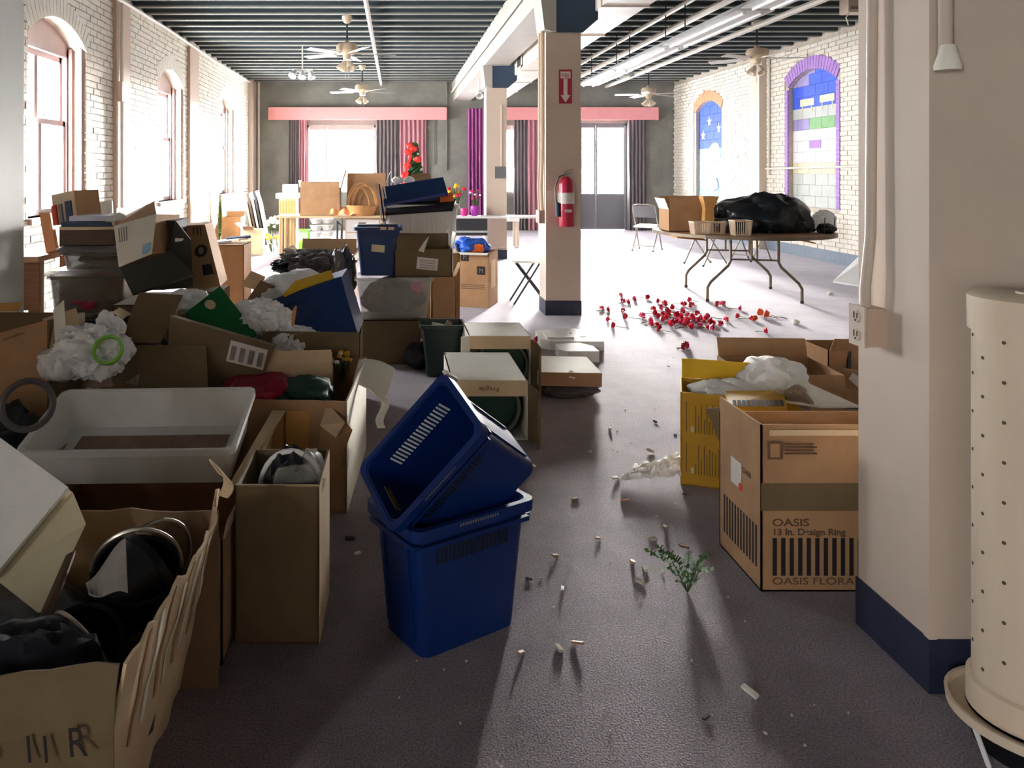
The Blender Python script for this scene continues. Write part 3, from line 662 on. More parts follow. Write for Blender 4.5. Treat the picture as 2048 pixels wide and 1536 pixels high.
# ================================================================ RIGHT FOREGROUND
# OASIS carton behind the near column
p = gz(1522, 1183)
ob = carton('cardboard_carton', 'open brown carton printed OASIS with black bars, tucked behind the near column', (p.x + .275, p.y, 0), .55, .34, .577, flaps={'F': (179, .2, 0, 1, 'card_gold')}, col='card', skip='B')
build(MB().box2((-.275, .334, 0), (.275, .34, .52)), 'back_wall', 'card', ob, True)
build(MB().box2((-.275, -.0015, .28), (.275, 0, .375)), 'tape', 'card_dk', ob, True)
build(MB().box2((-.275 + .02, -.0185, .545), (.26, -.0165, .565)), 'tape', 'card_lt', ob, True)
for k in range(18): build(MB().box2((-.235 + k * .0295, -.0012, .055), (-.235 + k * .0295 + .0145, -.0002, .185)), 'printed_bar', 'ink', ob, True)
text('OASIS', ob, T(-.237, -.0012, .227) @ FR, 'ink_brown', .036, 1.35, bold=.0006)
text('13 In. Design Ring', ob, T(-.237, -.0012, .196) @ FR, 'ink_brown', .031, 1.12, bold=.0008)
text('OASIS FLORAL', ob, T(-.237, -.0012, .025) @ FR, 'ink_brown', .034, 1.4)
build(MB().box2((-.262, -.021, .465), (-.212, -.0195, .525)), 'printed_mark', 'ink_brown', ob, True)
build(MB().box2((-.253, -.0215, .472), (-.221, -.0205, .518)), 'printed_mark', 'card', ob, True)
for k in range(4): build(MB().box2((-.205, -.0215, .515 - k * .011), (-.105 + .012 * (k % 2), -.0203, .520 - k * .011)), 'printed_line', 'ink_brown', ob, True)
for k in range(12): build(MB().box2((-.2762, .03 + k * .0235, .07), (-.2752, .03 + k * .0235 + .011, .215 + .0 * k)), 'printed_bar', 'ink', ob, True)
lb = build(MB().box2((-.2768, .15, .29), (-.2755, .235, .385)), 'shipping_label', 'label_white', ob, True)
build(MB().lathe([(0, 0), (.015, 0), (.015, .001), (0, .001)], 18, (-.2768, .155, .298), Matrix.Rotation(math.radians(-90), 3, 'Y')), 'round_sticker', 'red_dot', lb, True)
text('OASIS', ob, T(-.2762, .14, .36) @ LF, 'ink_brown', .028, .9)
q = [at(1410, 818, 3.08), at(1450, 822, 3.05), at(1446, 800, 3.05), at(1412, 815, 3.08)]
build(MB().hexa([at(1411, 817, 3.1), at(1439, 884, 3.06), at(1446, 850, 3.05), at(1448, 815, 3.06)], .005), 'corner_flap', 'card_dk', ob)
# yellow box beside it and its contents
p = gz(1358, 968)
yb_ = carton('yellow_box', 'mustard yellow printed box with rows of fine text, left of the OASIS carton', (p.x + .24, p.y - .09, 0), .5, .28, .43, col='mustard', inner='mustard', rz=-20, flaps={'B': (-15, .1, 0, 1, 'yellow')})
for i in range(2):
    build(MB().box2((-.225, -.0015, .06 + .19 * i), (-.222, -.0003, .2 + .19 * i)), 'printed_rule', 'ink_brown', yb_, True)
    for k in range(14): build(MB().box2((-.185 + k * .012, -.0015, .055 + .19 * i), (-.185 + k * .012 + .003, -.0003, .055 + .19 * i + (.05 + .09 * abs(math.sin(k * 1.7 + i))))), 'printed_line', 'ink_brown', yb_, True)
    build(MB().box2((-.205, -.0015, .06 + .19 * i), (-.192, -.0003, .085 + .19 * i)), 'printed_mark', 'mural_grey', yb_, True)
s = thing('small_carton', 'yellow printed carton with black text lying on top between the OASIS and yellow boxes', 'box', at(1520, 845, 3.2))
build(MB().hexa([at(1456, 812, 3.15), at(1575, 815, 3.25), at(1565, 780, 3.5), at(1452, 782, 3.45)], .05), 'lid_panel', 'mustard', s)
for k in range(11): build(MB().hexa([at(1466 + k * 9.5, 811, 3.155 + k * .008), at(1473 + k * 9.5, 812, 3.155 + k * .008), at(1472 + k * 9.4, 801, 3.23 + k * .008), at(1465 + k * 9.4, 800, 3.23 + k * .008)], -.001), 'printed_letter', 'ink', s)
b = tag(build(MB().box2((1.56, 3.9, 0), (1.8, 4.12, .40)), 'blue_carton', 'blue_bin'), 'dark blue carton standing behind the yellow box', 'box')
bm_ = MB().blob(at(1408, 784, 3.72), (.05, .05, .045), 3, .2, 3)
tag(build(bm_, 'lime_fruit', 'green_lime', smooth=True), 'pale lime green ball on the heap behind the yellow box', 'ball')
bm_ = MB().blob(at(1545, 757, 3.72), (.13, .13, .09), 5, .3, 4).blob(at(1495, 782, 3.7), (.13, .1, .06), 6, .3, 4).blob(at(1440, 784, 3.7), (.13, .09, .05), 8, .3, 4)
tag(build(bm_, 'plastic_bag', 'bag_white', smooth=True), 'crumpled white plastic bag heaped above the yellow box', 'bag')
c = carton('cardboard_carton', 'brown carton with a raised torn flap behind the OASIS box', (2.05, 3.95, 0), .5, .4, .42, rz=-4, flaps={'B': (14, .1)})
q = [at(1612, 760, 4.3), at(1760, 790, 4.2), at(1760, 745, 4.25), at(1607, 726, 4.35)]
build(MB().hexa(q, .006), 'raised_flap', 'card', c)
build(MB().hexa([at(1697, 757, 4.18), at(1716, 775, 4.18), at(1716, 752, 4.18), at(1705, 745, 4.18)], -.002), 'label', 'label_white', c)
tag(build(MB().hexa([at(1560, 800, 3.45), at(1640, 812, 3.35), at(1720, 812, 3.35), at(1585, 752, 3.6)], .01), 'folded_board', 'card_wh'), 'white backed cardboard sheet sloping over the OASIS carton', 'cardboard')
tag(build(MB().sheet(lambda a, b: at(1560 + 60 * a + 8 * math.sin(b * 5), 820 - 45 * b + 6 * math.sin(a * 7), 3.42 + .05 * math.sin(a * 4 + b * 3)), 8, 8, .004), 'brown_wrapper', 'dust'), 'translucent brown wrapper stuck up from the OASIS carton', 'wrapper')
c = carton('cardboard_carton', 'small brown carton half hidden by the near column', (2.85, 4.75, 0), .36, .3, .36, flaps={'F': (30, .1)})
build(MB().tube([at(1697, 740, 4.74), at(1698, 702, 4.76)], .012), 'black_strip', 'black_plastic', c)
# bubble wrap, sprig
def wrapfn(a, b):
    p = gz(1240 + 122 * a, 972 - 46 * b * (1 - .8 * (1 - a)) - 4 * (1 - a)); p.z = .015 + .05 * abs(noise.noise(Vector((a * 6, b * 6, 2)))) + .03 * a; return p
tag(build(MB().sheet(wrapfn, 26, 14, .008), 'bubble_wrap', 'bubble'), 'crumpled white bubble wrap on the carpet beside the yellow box', 'bubble wrap')
sp = thing('fern_sprig', 'pale green artificial fern sprig on the carpet', 'sprig', gz(1385, 1150))
rs = random.Random(5); base = gz(1375, 1185)
for k in range(9):
    a = rs.uniform(.0, 3.3); L_ = rs.uniform(.06, .15); e = base + Vector((math.cos(a) * L_ * .8, .06 + math.sin(a) * L_ * .7, rs.uniform(.04, .1)))
    mid = (base + e) / 2 + Vector((0, 0, .035))
    st = build(MB().tube([base, mid, e], .0018, 5), 'stem', 'stem', sp)
    lf = MB()
    for j in range(9):
        tt = .2 + .8 * j / 8; pp = base.lerp(mid, tt * 2) if tt < .5 else mid.lerp(e, tt * 2 - 1)
        for sg in (-1, 1):
            d_ = Vector((sg * rs.uniform(.01, .022), rs.uniform(-.01, .02), rs.uniform(-.008, .012))); n_ = Vector((.003, .004, .006))
            lf.hexa([pp, pp + d_ * .5 + n_, pp + d_, pp + d_ * .5 - n_], .0008)
    build(lf, 'leaves', 'leaf_pale' if k % 2 else 'leaf', st)
# perforated PVC tower
cx_, cy_ = 1.605, 1.95; r = .12
t = thing('perforated_tower', 'cream perforated plastic tower with cap and round tray at the right edge', 'tower', (cx_, cy_, 0))
tb = build(MB().lathe([(0, .1), (r, .1), (r, 1.1), (0, 1.1)], 40, (cx_, cy_, 0)), 'tube', 'pvc', t, smooth=True)
build(MB().lathe([(r + .001, 1.05), (r + .009, 1.05), (r + .01, 1.135), (r - .005, 1.145), (.03, 1.145), (.03, 1.15), (0, 1.15)], 40, (cx_, cy_, 0)), 'cap', 'pvc', t, smooth=True)
build(MB().lathe([(r + .001, .09), (r + .012, .09), (r + .012, .16), (r + .001, .165)], 40, (cx_, cy_, 0)), 'collar', 'pvc', t, smooth=True)
build(MB().lathe([(r + .012, .075), (r + .055, .075), (r + .058, .1), (r + .05, .1), (r + .048, .083), (r + .012, .083)], 40, (cx_, cy_, 0)), 'tray', 'pvc', t, smooth=True)
build(MB().lathe([(0, 0), (r, 0), (r + .02, .075), (0, .075)], 40, (cx_, cy_, 0)), 'pedestal', 'black_plastic', t, smooth=True)
for i in range(14):
    a = math.radians(180 + 26 * i)
    for k in range(9):
        z = .2 + k * .098 + (.049 if i % 2 else 0); R = Matrix.Rotation(a, 3, 'Z') @ Matrix.Rotation(math.radians(90), 3, 'Y')
        build(MB().lathe([(0, 0), (.0045, 0), (.0045, .0015), (0, .0015)], 10, Vector((cx_ + math.cos(a) * (r - .0003), cy_ + math.sin(a) * (r - .0003), z)), R), 'drain_hole', 'hole', tb)
a = math.radians(265); build(MB().box((cx_ + math.cos(a) * (r + .012), cy_ + math.sin(a) * (r + .012), .125), (.05, .006, .025), Matrix.Rotation(a + math.pi / 2, 3, 'Z')), 'slot', 'hole', t)
build(MB().tube([(cx_ - .165, cy_ - .03, .08), (cx_ - .15, cy_ - .06, .0)], .006), 'cable', 'white_plastic', t)
# ================================================================ BLUE CRATES
def vents(root, w, d, h, wb, db, n, y, z, sx, mt):
    pass
def crate(name, label, loc, rot, k_=1.0):
    top, bot, h = (.43, .26), (.36, .22), .40; rot = rot.copy(); rot = rot @ Matrix.Scale(k_, 3)
    root = tub(name, label, loc, top, bot, h, rot, 'blue_bin', .005, .02, .03, 'crate', 'blue plastic crates')
    body = [c for c in root.children if c.name.startswith('tub_body')][0]
    f = lambda z: bot[1] / 2 + (top[1] - bot[1]) / 2 * z / h
    g = lambda z: bot[0] / 2 + (top[0] - bot[0]) / 2 * z / h
    for k in range(18):
        x = -.135 + k * .0155
        for sg in (-1, 1): build(MB().box((x, sg * (f(.31) + .0005), .31), (.007, .004, .06), Euler((sg * -.05, 0, 0))), 'vent_slot', 'black_plastic', body, True)
        for sg in (-1, 1): build(MB().box((x, sg * (f(.31) - .0065), .31), (.007, .003, .06), Euler((sg * -.05, 0, 0))), 'vent_rib', 'white_plastic', body, True)
    for sg in (-1, 1):
        build(MB().box((sg * (g(.33) + .0005), 0, .335), (.004, .1, .028), Euler((0, sg * .09, 0))), 'hand_hole', 'black_plastic', body, True)
        build(MB().box((sg * (g(.33) - .0065), 0, .335), (.003, .1, .028), Euler((0, sg * .09, 0))), 'hand_hole', 'card_dk', body, True)
        for y in (-.07, .07): build(MB().box((sg * (g(.2) + .003), y, .19), (.006, .012, .3), Euler((0, sg * .088, 0))), 'side_rib', 'blue_bin', body, True)
    for sg in (-1, 1):
        build(MB().box((0, sg * (f(.345) + .008), .345), (top[0] * .97, .016, .014)), 'lower_ridge', 'blue_bin', root, True); build(MB().box((sg * (g(.345) + .008), 0, .345), (.016, top[1] * .97, .014)), 'lower_ridge', 'blue_bin', root, True)
        for k in range(16): build(MB().box((-.07 + k * .0095, sg * (top[1] / 2 + .0205), h - .008), (.005, .001, .008)), 'embossed_print', 'ink_grey', root, True)
    build(MB().box((top[0] / 2 + .018, top[1] / 2 + .012, h - .03), (.012, .02, .07)), 'corner_clip', 'label_white', root, True)
    return root
crate('plastic_crate', 'blue plastic crate standing upright on the carpet in the foreground', (.185, 2.49, 0), Matrix.Rotation(math.radians(32), 3, 'Z'))
eL = Vector((-.24, .03, -.28)).normalized(); eH = Vector((.24, .22, -.2)).normalized(); eH = (eH - eL * eH.dot(eL)).normalized(); zz = -eH; yy = zz.cross(-eL).normalized(); xx = -eL
Rc = Matrix((xx, yy, zz)).transposed()
oc = at(838, 900, 2.36)
crate('plastic_crate', 'blue plastic crate tipped on its side into the upright crate', oc - zz * .36, Rc, .9)
# ================================================================ CENTRE AISLE
def tub_box(label, x0, x1, y0, dep, h, flapL, fragile, sd):
    w_ = x1 - x0
    c = carton('cardboard_carton', label, ((x0 + x1) / 2, y0, 0), w_, dep, h, col='card_wh' if sd else 'card_wh', skip='F', lid=True)
    build(MB().box2((-w_ / 2, -.004, h - .085), (w_ / 2, .002, h)), 'front_flap', 'card_lt', c, True)
    if fragile: text('Fragile', c, T(.05, -.006, h - .035) @ FR @ Matrix.Rotation(math.pi, 4, 'Z'), 'ink_brown', .035, 1.2)
    build(MB().sheet(lambda a, b: (w_ / 2 + .05 * math.sin(a * 2.6), -.02 - .16 * a + .03, h * .95 * b * (1 - .2 * a)), 8, 4, .005), 'side_flap', 'card_dk', c, True)
    if flapL: build(MB().hexa([(-w_ / 2, .0, 0), (-w_ / 2 - .06, -.06, .0), (-w_ / 2 - .06, -.06, h * 1.02), (-w_ / 2, .0, h)], .005), 'side_flap', 'card_wh', c, True)
    tb = thing('garden_pot', ('dark green round pot lying inside the nearer white topped carton' if fragile else 'dark green round pot lying inside the farther open carton'), 'pot', WM[c] @ Vector((.02, .05, .01)))
    R = Matrix.Rotation(math.radians(-90), 3, 'X'); r_ = min(w_ / 2 - .03, (h - .02) / 2)
    cc = WM[c] @ Vector((.02, .05, r_ + .01))
    build(MB().lathe([(0, .05), (r_ - .02, .05), (r_ - .015, 0), (r_, 0), (r_, .03), (r_ - .03, dep * .6), (0, dep * .6)], 28, cc, R), 'pot_body', 'green_tub', tb, smooth=True)
    build(MB().lathe([(r_ - .012, -.008), (r_ + .004, -.008), (r_ + .004, .02), (r_ - .012, .01)], 28, cc, R), 'pot_rim', 'grey_plastic', tb, smooth=True)
    return c
tub_box('white topped carton marked Fragile with an open front, behind the blue crates', .322, .733, 4.2, .66, .323, False, True, 0)
tub_box('open white carton with a round green pot, behind the Fragile carton', .5, .9, 5.05, .45, .385, True, False, 1)
f = thing('foam_block', 'large white polystyrene block with notches, in front of the middle column', 'foam', (1.46, 6.5, 0))
build(MB().prism([(1.22, 6.4, .0), (1.3, 6.32, .0), (1.72, 6.3, .0), (1.72, 6.62, .0), (1.6, 6.85, .0), (1.25, 6.78, .0)], (0, 0, .075)), 'slab', 'foam', f)
for (x, y) in ((1.5, 6.62), (1.6, 6.5), (1.46, 6.48)): build(MB().box((x, y, .076), (.05, .02, .006)), 'notch', 'pipe_dark', f)
build(MB().box2((1.28, 6.4, .075), (1.5, 6.6, .09)), 'ridge', 'foam', f)
f2 = tag(build(MB().prism([(1.28, 5.98, 0), (1.34, 5.92, 0), (1.58, 5.92, 0), (1.58, 6.1, 0), (1.5, 6.22, 0), (1.3, 6.18, 0)], (0, 0, .085)), 'foam_block', 'foam'), 'small faceted white polystyrene piece beside the larger foam block', 'foam')
pk = MB().blob((1.14, 5.12, .04), (.2, .18, .045), 4, .2, 4, flat=.9)
tag(build(pk, 'plastic_packet', 'grey_plastic', smooth=True), 'shiny grey plastic packet squashed under the dented white carton', 'packet')
c = carton('cardboard_carton', 'dented closed white carton lying on a shiny plastic packet', (1.137, 4.96, .082), .405, .4, .088, col='card_wh', lid=True, tilt=(1.5, 1))
build(MB().box2((-.2025, -.001, .0), (.2025, 0, .086)), 'front_panel', 'card', c, True)
build(MB().hexa([(-.01, -.004, .06), (.03, -.006, .05), (.02, .02, .096), (-.005, .02, .095)], .003), 'torn_edge', 'paper', c, True)
# dark green bin
g = tub('waste_bin', 'dark green square bin with papers, in the centre aisle', (.355, 5.58, 0), (.3, .24), (.22, .18), .37, None, 'green_bin', .005, .016, .022)
build(MB().box((-.03, -.02, .345), (.09, .01, .05), Euler((.3, .2, 0))), 'paper_scrap', 'paper', g, True); build(MB().box((.05, .03, .35), (.05, .01, .05), Euler((.1, .5, .5))), 'paper_scrap', 'card_lt', g, True)
tag(build(MB().blob((.2, 5.72, .1), (.1, .09, .1), 9, .25, 3, flat=.98), 'black_bag', 'black_bag', smooth=True), 'small black bag beside the dark green bin', 'bag')
# ================================================================ CENTRE STACK
carton('cardboard_carton', 'dull brown carton on the carpet under the clear bin', (-.025, 5.86, 0), .47, .36, .335, col='card_dk', lid=True)
cb = tub('storage_bin', 'clear plastic bin stuffed with bags, on the dull brown carton', (.015, 6.06, .337), (.58, .36), (.50, .3), .31, None, 'clear_plastic', .004, .014, .02)
tag(build(MB().blob((.0, 6.06, .48), (.21, .12, .13), 11, .25, 4, flat=.95), 'plastic_bag', 'grey_plastic', smooth=True), 'crumpled grey bags inside the clear bin', 'bag')
tag(build(MB().blob((.19, 5.97, .57), (.05, .05, .045), 12, .2, 3), 'pink_ball', 'rose_pink', smooth=True), 'pink round thing inside the clear bin', 'ball')
bt = tub('storage_tote', 'tall navy blue tote with a yellowish sticker on top of the clear bin', (-.11, 6.06, .66), (.34, .3), (.27, .25), .37, None, 'navy_plastic', .005, .018, .022)
build(MB().box((.0, -.141, .21), (.1, .004, .055), Euler((-.06, .08, 0))), 'sticker', 'mural_beige', bt, True)
for x in (.04, .1): build(MB().box((x, -.172, .365), (.045, .006, .022)), 'tape_piece', 'card_lt', bt, True)
lc = carton('cardboard_carton', 'brown carton with a white shipping label and open flaps, beside the navy tote', (.235, 5.9, .655), .44, .3, .21, col='card_dk', flaps={'F': (-20, .11, .02, .55, 'card_dk'), 'B': (10, .1), 'R': (10, .12, 0, 1, 'card_wh'), 'L': (0, .08)})
build(MB().hexa([(-.04, -.006, .2), (.0, -.03, .19), (.04, -.012, .31), (.0, .0, .26)], .004), 'raised_flap', 'card_wh', lc, True)
build(MB().box((.03, -.001, .1), (.16, .002, .09), Euler((0, .1, 0))), 'shipping_label', 'label_white', lc, True)
for k in range(4): build(MB().box((.03, -.003, .07 + k * .018), (.12, .001, .005), Euler((0, .1, 0))), 'printed_line', 'ink_grey', lc, True)
carton('cardboard_carton', 'tall narrow brown carton standing behind the dark green bin', (.42, 6.35, 0), .2, .25, .6, flaps={'R': (20, .1)})
carton('cardboard_carton', 'plain brown carton buried under the cloudy ribbed tub', (.28, 6.8, 0), .62, .45, .74, col='card', lid=True)
rt = tub('storage_tub', 'cloudy ribbed plastic tub heaped with blue folders, behind the navy tote', (.27, 7.05, .742), (.62, .42), (.54, .36), .42, None, 'tub_white', .006, .016, .03)
for k in range(16): build(MB().box((-.29 + k * .0385, -.205, .29), (.01, .012, .22), Euler((-.05, 0, 0))), 'rib', 'tub_white', rt, True)
bb = thing('blue_storage_box', 'dark blue box lid tipped on top of the cloudy tub', 'box lid', at(828, 400, 6.9))
build(MB().hexa([at(768, 408, 6.85), at(896, 386, 6.85), at(886, 354, 6.95), at(764, 374, 6.95)], .26), 'lid_shell', 'navy_plastic', bb)
build(MB().hexa([at(768, 408, 6.82), at(896, 386, 6.82), at(896, 391, 6.82), at(768, 413, 6.82)][::-1], .03), 'lip', 'blue_plastic', bb)
tag(build(MB().hexa([at(770, 425, 6.75), at(905, 416, 6.75), at(912, 398, 6.9), at(775, 408, 6.9)], .03), 'dark_folders', 'dark_cloth'), 'dark folders and cables sticking out of the cloudy tub', 'folder')
for i, (u, m_) in enumerate(((752, 'paper'), (757, 'blue_bin'), (762, 'card_wh'), (767, 'paper'))):
    tag(build(MB().hexa([at(u + 10, 442, 6.84), at(u + 13, 442, 6.84), at(u + 3, 365 + 3 * i, 6.9), at(u, 365 + 3 * i, 6.9)], .2), 'file_folder', m_), ['outermost white file leaning at the left of the blue lid', 'blue edged file leaning beside the blue lid', 'cream file leaning beside the blue lid', 'white file touching the blue lid'][i], 'folder', 'files leaning by the blue lid')
tag(build(MB().hexa([at(880, 404, 6.86), at(908, 402, 6.86), at(905, 385, 6.9), at(880, 388, 6.9)], .12), 'orange_packet', 'orange'), 'orange packet in the right end of the cloudy tub', 'packet')
for i, (u, m_) in enumerate(((795, 'paper'), (818, 'bag_white'))):
    tag(build(MB().blob(at(u, 360, 7.0), (.045, .05, .03), 20 + i, .3, 3), 'paper_wad', m_, smooth=True), ['left white paper wad on the blue box lid', 'right white paper wad on the blue box lid'][i], 'paper')
tag(build(MB().hexa([at(822, 362, 7.1), at(862, 356, 7.1), at(858, 346, 7.15), at(822, 348, 7.15)], .15), 'small_carton', 'card'), 'small brown carton on top of the blue box lid', 'box')
X_ = lambda u, d: (u - CX) * d / F
# logo carton
a0 = gz(914, 613); a1 = gz(978, 617); md = (a0 + a1) / 2; an = math.degrees(math.atan2(a1.y - a0.y, a1.x - a0.x)); w_ = (a1 - a0).length
lg = carton('cardboard_carton', 'brown carton with two black square logos, left of the folding stool', (md.x, md.y, 0), w_, .42, .59, rz=an, flaps={'F': (105, .05, 0, 1, 'card_wh'), 'R': (60, .13, 0, 1, 'card'), 'L': (20, .1, 0, 1, 'card_wh')})
for (x, z) in ((-.09, .54), (.09, .40)):
    s_ = build(MB().box2((x - .045, -.0015, z - .045), (x + .045, -.0003, z + .045)), 'printed_square', 'ink', lg, True)
    text('M', s_, T(x - .022, -.0022, z - .025) @ FR, 'ink_grey', .07, .8)
build(MB().box2((w_ / 2 + .0003, .1, .2), (w_ / 2 + .0015, .3, .5)), 'paper_label', 'card_lt', lg, True)
for k in range(3): build(MB().box2((-.13, -.0015, .24 - k * .02), (.13, -.0003, .247 - k * .02)), 'printed_line', 'ink_brown', lg, True)
bg_ = thing('crisp_bag', 'bright blue and orange bag lying in the logo carton', 'bag', md + Vector((.02, .2, .59)))
build(MB().blob(md + Vector((.0, .2, .64)), (.17, .16, .09), 31, .3, 4), 'bag_body', 'blue_bright', bg_, smooth=True)
build(MB().blob(md + Vector((.03, .07, .625)), (.09, .05, .055), 32, .2, 3), 'orange_panel', 'orange', bg_, smooth=True)
tag(build(MB().hexa([at(902, 592, 8.55), at(913, 592, 8.5), at(914, 482, 8.6), at(906, 478, 8.7)], .03), 'blue_board', 'blue_bright'), 'bright blue board leaning against the logo carton', 'board')
tag(build(MB().blob(Vector((X_(898, 6.7), 6.72, .44)), (.035, .05, .48), 33, .2, 3, flat=.91), 'plastic_sheet', 'bag_clear', smooth=True), 'clear plastic sheeting hanging beside the logo carton', 'plastic sheet')
# folding stool behind the middle column
def stool():
    c = (1.52, 8.62); t = thing('folding_stool', 'black X framed folding stool half behind the middle column', 'stool', (c[0], c[1], 0))
    for y in (8.5, 8.78):
        build(MB().tube([(1.33, y, .0), (1.62, y, .46)], .011), 'leg', 'pipe_dark', t); build(MB().tube([(1.72, y, .0), (1.36, y, .47)], .011), 'leg', 'pipe_dark', t)
    build(MB().box2((1.34, 8.46, .46), (1.7, 8.82, .485)), 'seat', 'white_plastic', t)
    for x in (1.36, 1.64): build(MB().tube([(x, 8.46, .455), (x, 8.82, .455)], .01), 'rail', 'pipe_dark', t)
stool()
# ================================================================ ROUND TABLE AND CHAIRS (right)
TC = Vector((4.16, 9.25, 0)); TZ = .755
t = thing('folding_table', 'round folding table with bent steel legs, right of the scattered roses', 'table', TC)
n = 40; R0 = 1.0
build(MB().lathe([(0, TZ - .03), (R0, TZ - .03), (R0, TZ), (0, TZ)], n, TC), 'table_top', 'table_brown', t)
build(MB().lathe([(R0 - .01, TZ - .034), (R0 + .006, TZ - .034), (R0 + .006, TZ + .003), (R0 - .01, TZ + .003)], n, TC), 'edge_band', 'leg_steel', t)
for (u, v, sx) in ((1415, 603, -1), (1604, 607, 1), (1372, 575, -1), (1541, 578, 1)):
    g = gz(u, v); x1 = g.x + (-sx) * .26
    build(MB().tube([g, g + Vector((0, 0, .16)), Vector((g.x - sx * .035, g.y, .22)), Vector((x1 + sx * .03, g.y, .40)), Vector((x1, g.y, .46)), Vector((x1, g.y, TZ - .03))], .016, 10), 'leg', 'leg_steel', t, smooth=True)
    build(MB().lathe([(.019, 0), (.019, .03), (0, .03)], 10, (g.x, g.y, 0)), 'foot_cap', 'black_plastic', t)
for (ua, va, ub, vb) in ((1415, 603, 1604, 607), (1372, 575, 1541, 578)):
    a, b = gz(ua, va), gz(ub, vb); build(MB().tube([(a.x + .26, a.y, .475), (b.x - .26, b.y, .475)], .01), 'stretcher', 'leg_steel', t)
    for k in (-.03, .03): build(MB().tube([((a.x + b.x) / 2 + k, (a.y + b.y) / 2, .475), ((a.x + b.x) / 2 + k, (a.y + b.y) / 2, TZ - .03)], .012), 'upright', 'leg_steel', t)
for (u0, v0, d0, u1, v1, d1) in ((1355, 468, 8.75, 1413, 478, 8.75), (1590, 466, 8.65, 1632, 484, 8.65)):
    a, b = at(u0, v0, d0), at(u1, v1, d1); a.z = min(a.z, TZ - .035); build(MB().hexa([a, Vector((b.x, b.y, b.z - .01)), Vector((b.x, b.y + .3, b.z + .01)), Vector((a.x, a.y + .3, a.z))], .012), 'loose_laminate', 'card_gold', t)
# things on the table
bgm = MB(); cbag = Vector((4.36, 9.05, TZ))
bgm.blob(cbag + Vector((0, .1, .13)), (.52, .36, .30), 41, .22, 5, 1.3, flat=.40, fold=.07).blob(cbag + Vector((-.38, -.05, .08)), (.25, .25, .12), 42, .2, 4, flat=.6, fold=.06)
tag(build(bgm, 'trash_bag', 'black_bag', smooth=True), 'big black trash bag slumped on the round table', 'bag')
carton('cardboard_carton', 'open brown carton with raised flaps at the left end of the round table', (3.5, 9.1, TZ + .003), .5, .35, .26, flaps={'F': (-8, .13), 'L': (20, .14, 0, 1, 'card_wh'), 'B': (5, .15), 'R': (25, .12)})
carton('cardboard_carton', 'golden brown open carton behind the trash bag on the round table', (4.05, 9.65, TZ + .003), .36, .3, .2, col='card_gold', flaps={'F': (-10, .12), 'L': (15, .1, 0, 1, 'card_wh')})
kb = thing('paper_bag', 'tall flared kraft paper bag standing on the round table', 'bag', (3.66, 9.0, TZ))
build(MB().add([(3.60, 8.95, TZ + .003), (3.72, 8.95, TZ + .003), (3.72, 9.05, TZ + .003), (3.60, 9.05, TZ + .003), (3.58, 8.93, TZ + .42), (3.765, 8.93, TZ + .42), (3.765, 9.07, TZ + .42), (3.58, 9.07, TZ + .42), (3.615, 8.955, TZ + .28), (3.715, 8.955, TZ + .28), (3.715, 9.045, TZ + .28), (3.615, 9.045, TZ + .28)],
    [(0, 1, 2, 3), (0, 1, 9, 8), (1, 2, 10, 9), (2, 3, 11, 10), (3, 0, 8, 11), (8, 9, 5, 4), (9, 10, 6, 5), (10, 11, 7, 6), (11, 8, 4, 7)]), 'bag_body', 'kraft', kb)
def basket(label, c, w, d, h, m_='basket', n=9, group=None, name='slatted_basket'):
    t = thing(name, label, 'basket', c, None, group); c = Vector(c)
    build(MB().box2(c + Vector((-w * .42, -d * .42, 0)), c + Vector((w * .42, d * .42, .012))), 'base', m_, t)
    for z, k in ((h, 1),): 
        rm = MB()
        for (p, q) in (((-w / 2, -d / 2), (w / 2, -d / 2)), ((w / 2, -d / 2), (w / 2, d / 2)), ((w / 2, d / 2), (-w / 2, d / 2)), ((-w / 2, d / 2), (-w / 2, -d / 2))): rm.tube([c + Vector((p[0], p[1], z)), c + Vector((q[0], q[1], z))], .008, 6)
        build(rm, 'rim', m_, t)
    for k in range(n):
        s = -1 + 2 * k / (n - 1)
        for sg in (-1, 1): build(MB().tube([c + Vector((s * w * .42, sg * d * .42, 0)), c + Vector((s * w / 2, sg * d / 2, h))], .005, 5), 'slat', m_, t)
        for sg in (-1, 1): build(MB().tube([c + Vector((sg * w * .42, s * d * .42, 0)), c + Vector((sg * w / 2, s * d / 2, h))], .005, 5), 'slat', m_, t)
    return t
basket('left cream slatted basket in front of the open carton on the round table', (3.46, 8.72, TZ + .003), .19, .16, .135, group='cream baskets on the round table')
basket('middle cream slatted basket below the kraft bag on the round table', (3.66, 8.74, TZ + .003), .15, .14, .13, n=6, group='cream baskets on the round table')
basket('right cream slatted basket touching the trash bag on the round table', (3.84, 8.55, TZ + .003), .19, .16, .16, group='cream baskets on the round table')
wc = thing('wire_rack', 'thin wire rack with a white bag, at the right end of the round table', 'rack', (4.93, 9.1, TZ))
rk = MB()
for (x, y) in ((4.9, 8.8), (5.0, 8.78), (5.13, 9.0), (5.1, 9.25), (4.95, 9.2)): build(MB().tube([(x, y, TZ), (x + .01, y, TZ + .18)], .005, 5), 'wire', 'pipe_dark', wc)
build(MB().tube([(4.9, 8.8, TZ + .1), (5.13, 9.0, TZ + .12), (5.1, 9.25, TZ + .12), (4.95, 9.2, TZ + .1)], .005, 5, True), 'wire', 'pipe_dark', wc)
tag(build(MB().blob((5.0, 8.98, TZ + .13), (.12, .1, .12), 45, .25, 4, flat=.9), 'plastic_bag', 'bag_white', smooth=True), 'white plastic bag on the wire rack beside the trash bag', 'bag')
tag(build(MB().blob((4.96, 8.86, TZ + .05), (.09, .07, .06), 46, .3, 3, flat=.8), 'black_cloth', 'black_plastic', smooth=True), 'black scrap in front of the white bag on the round table', 'cloth')
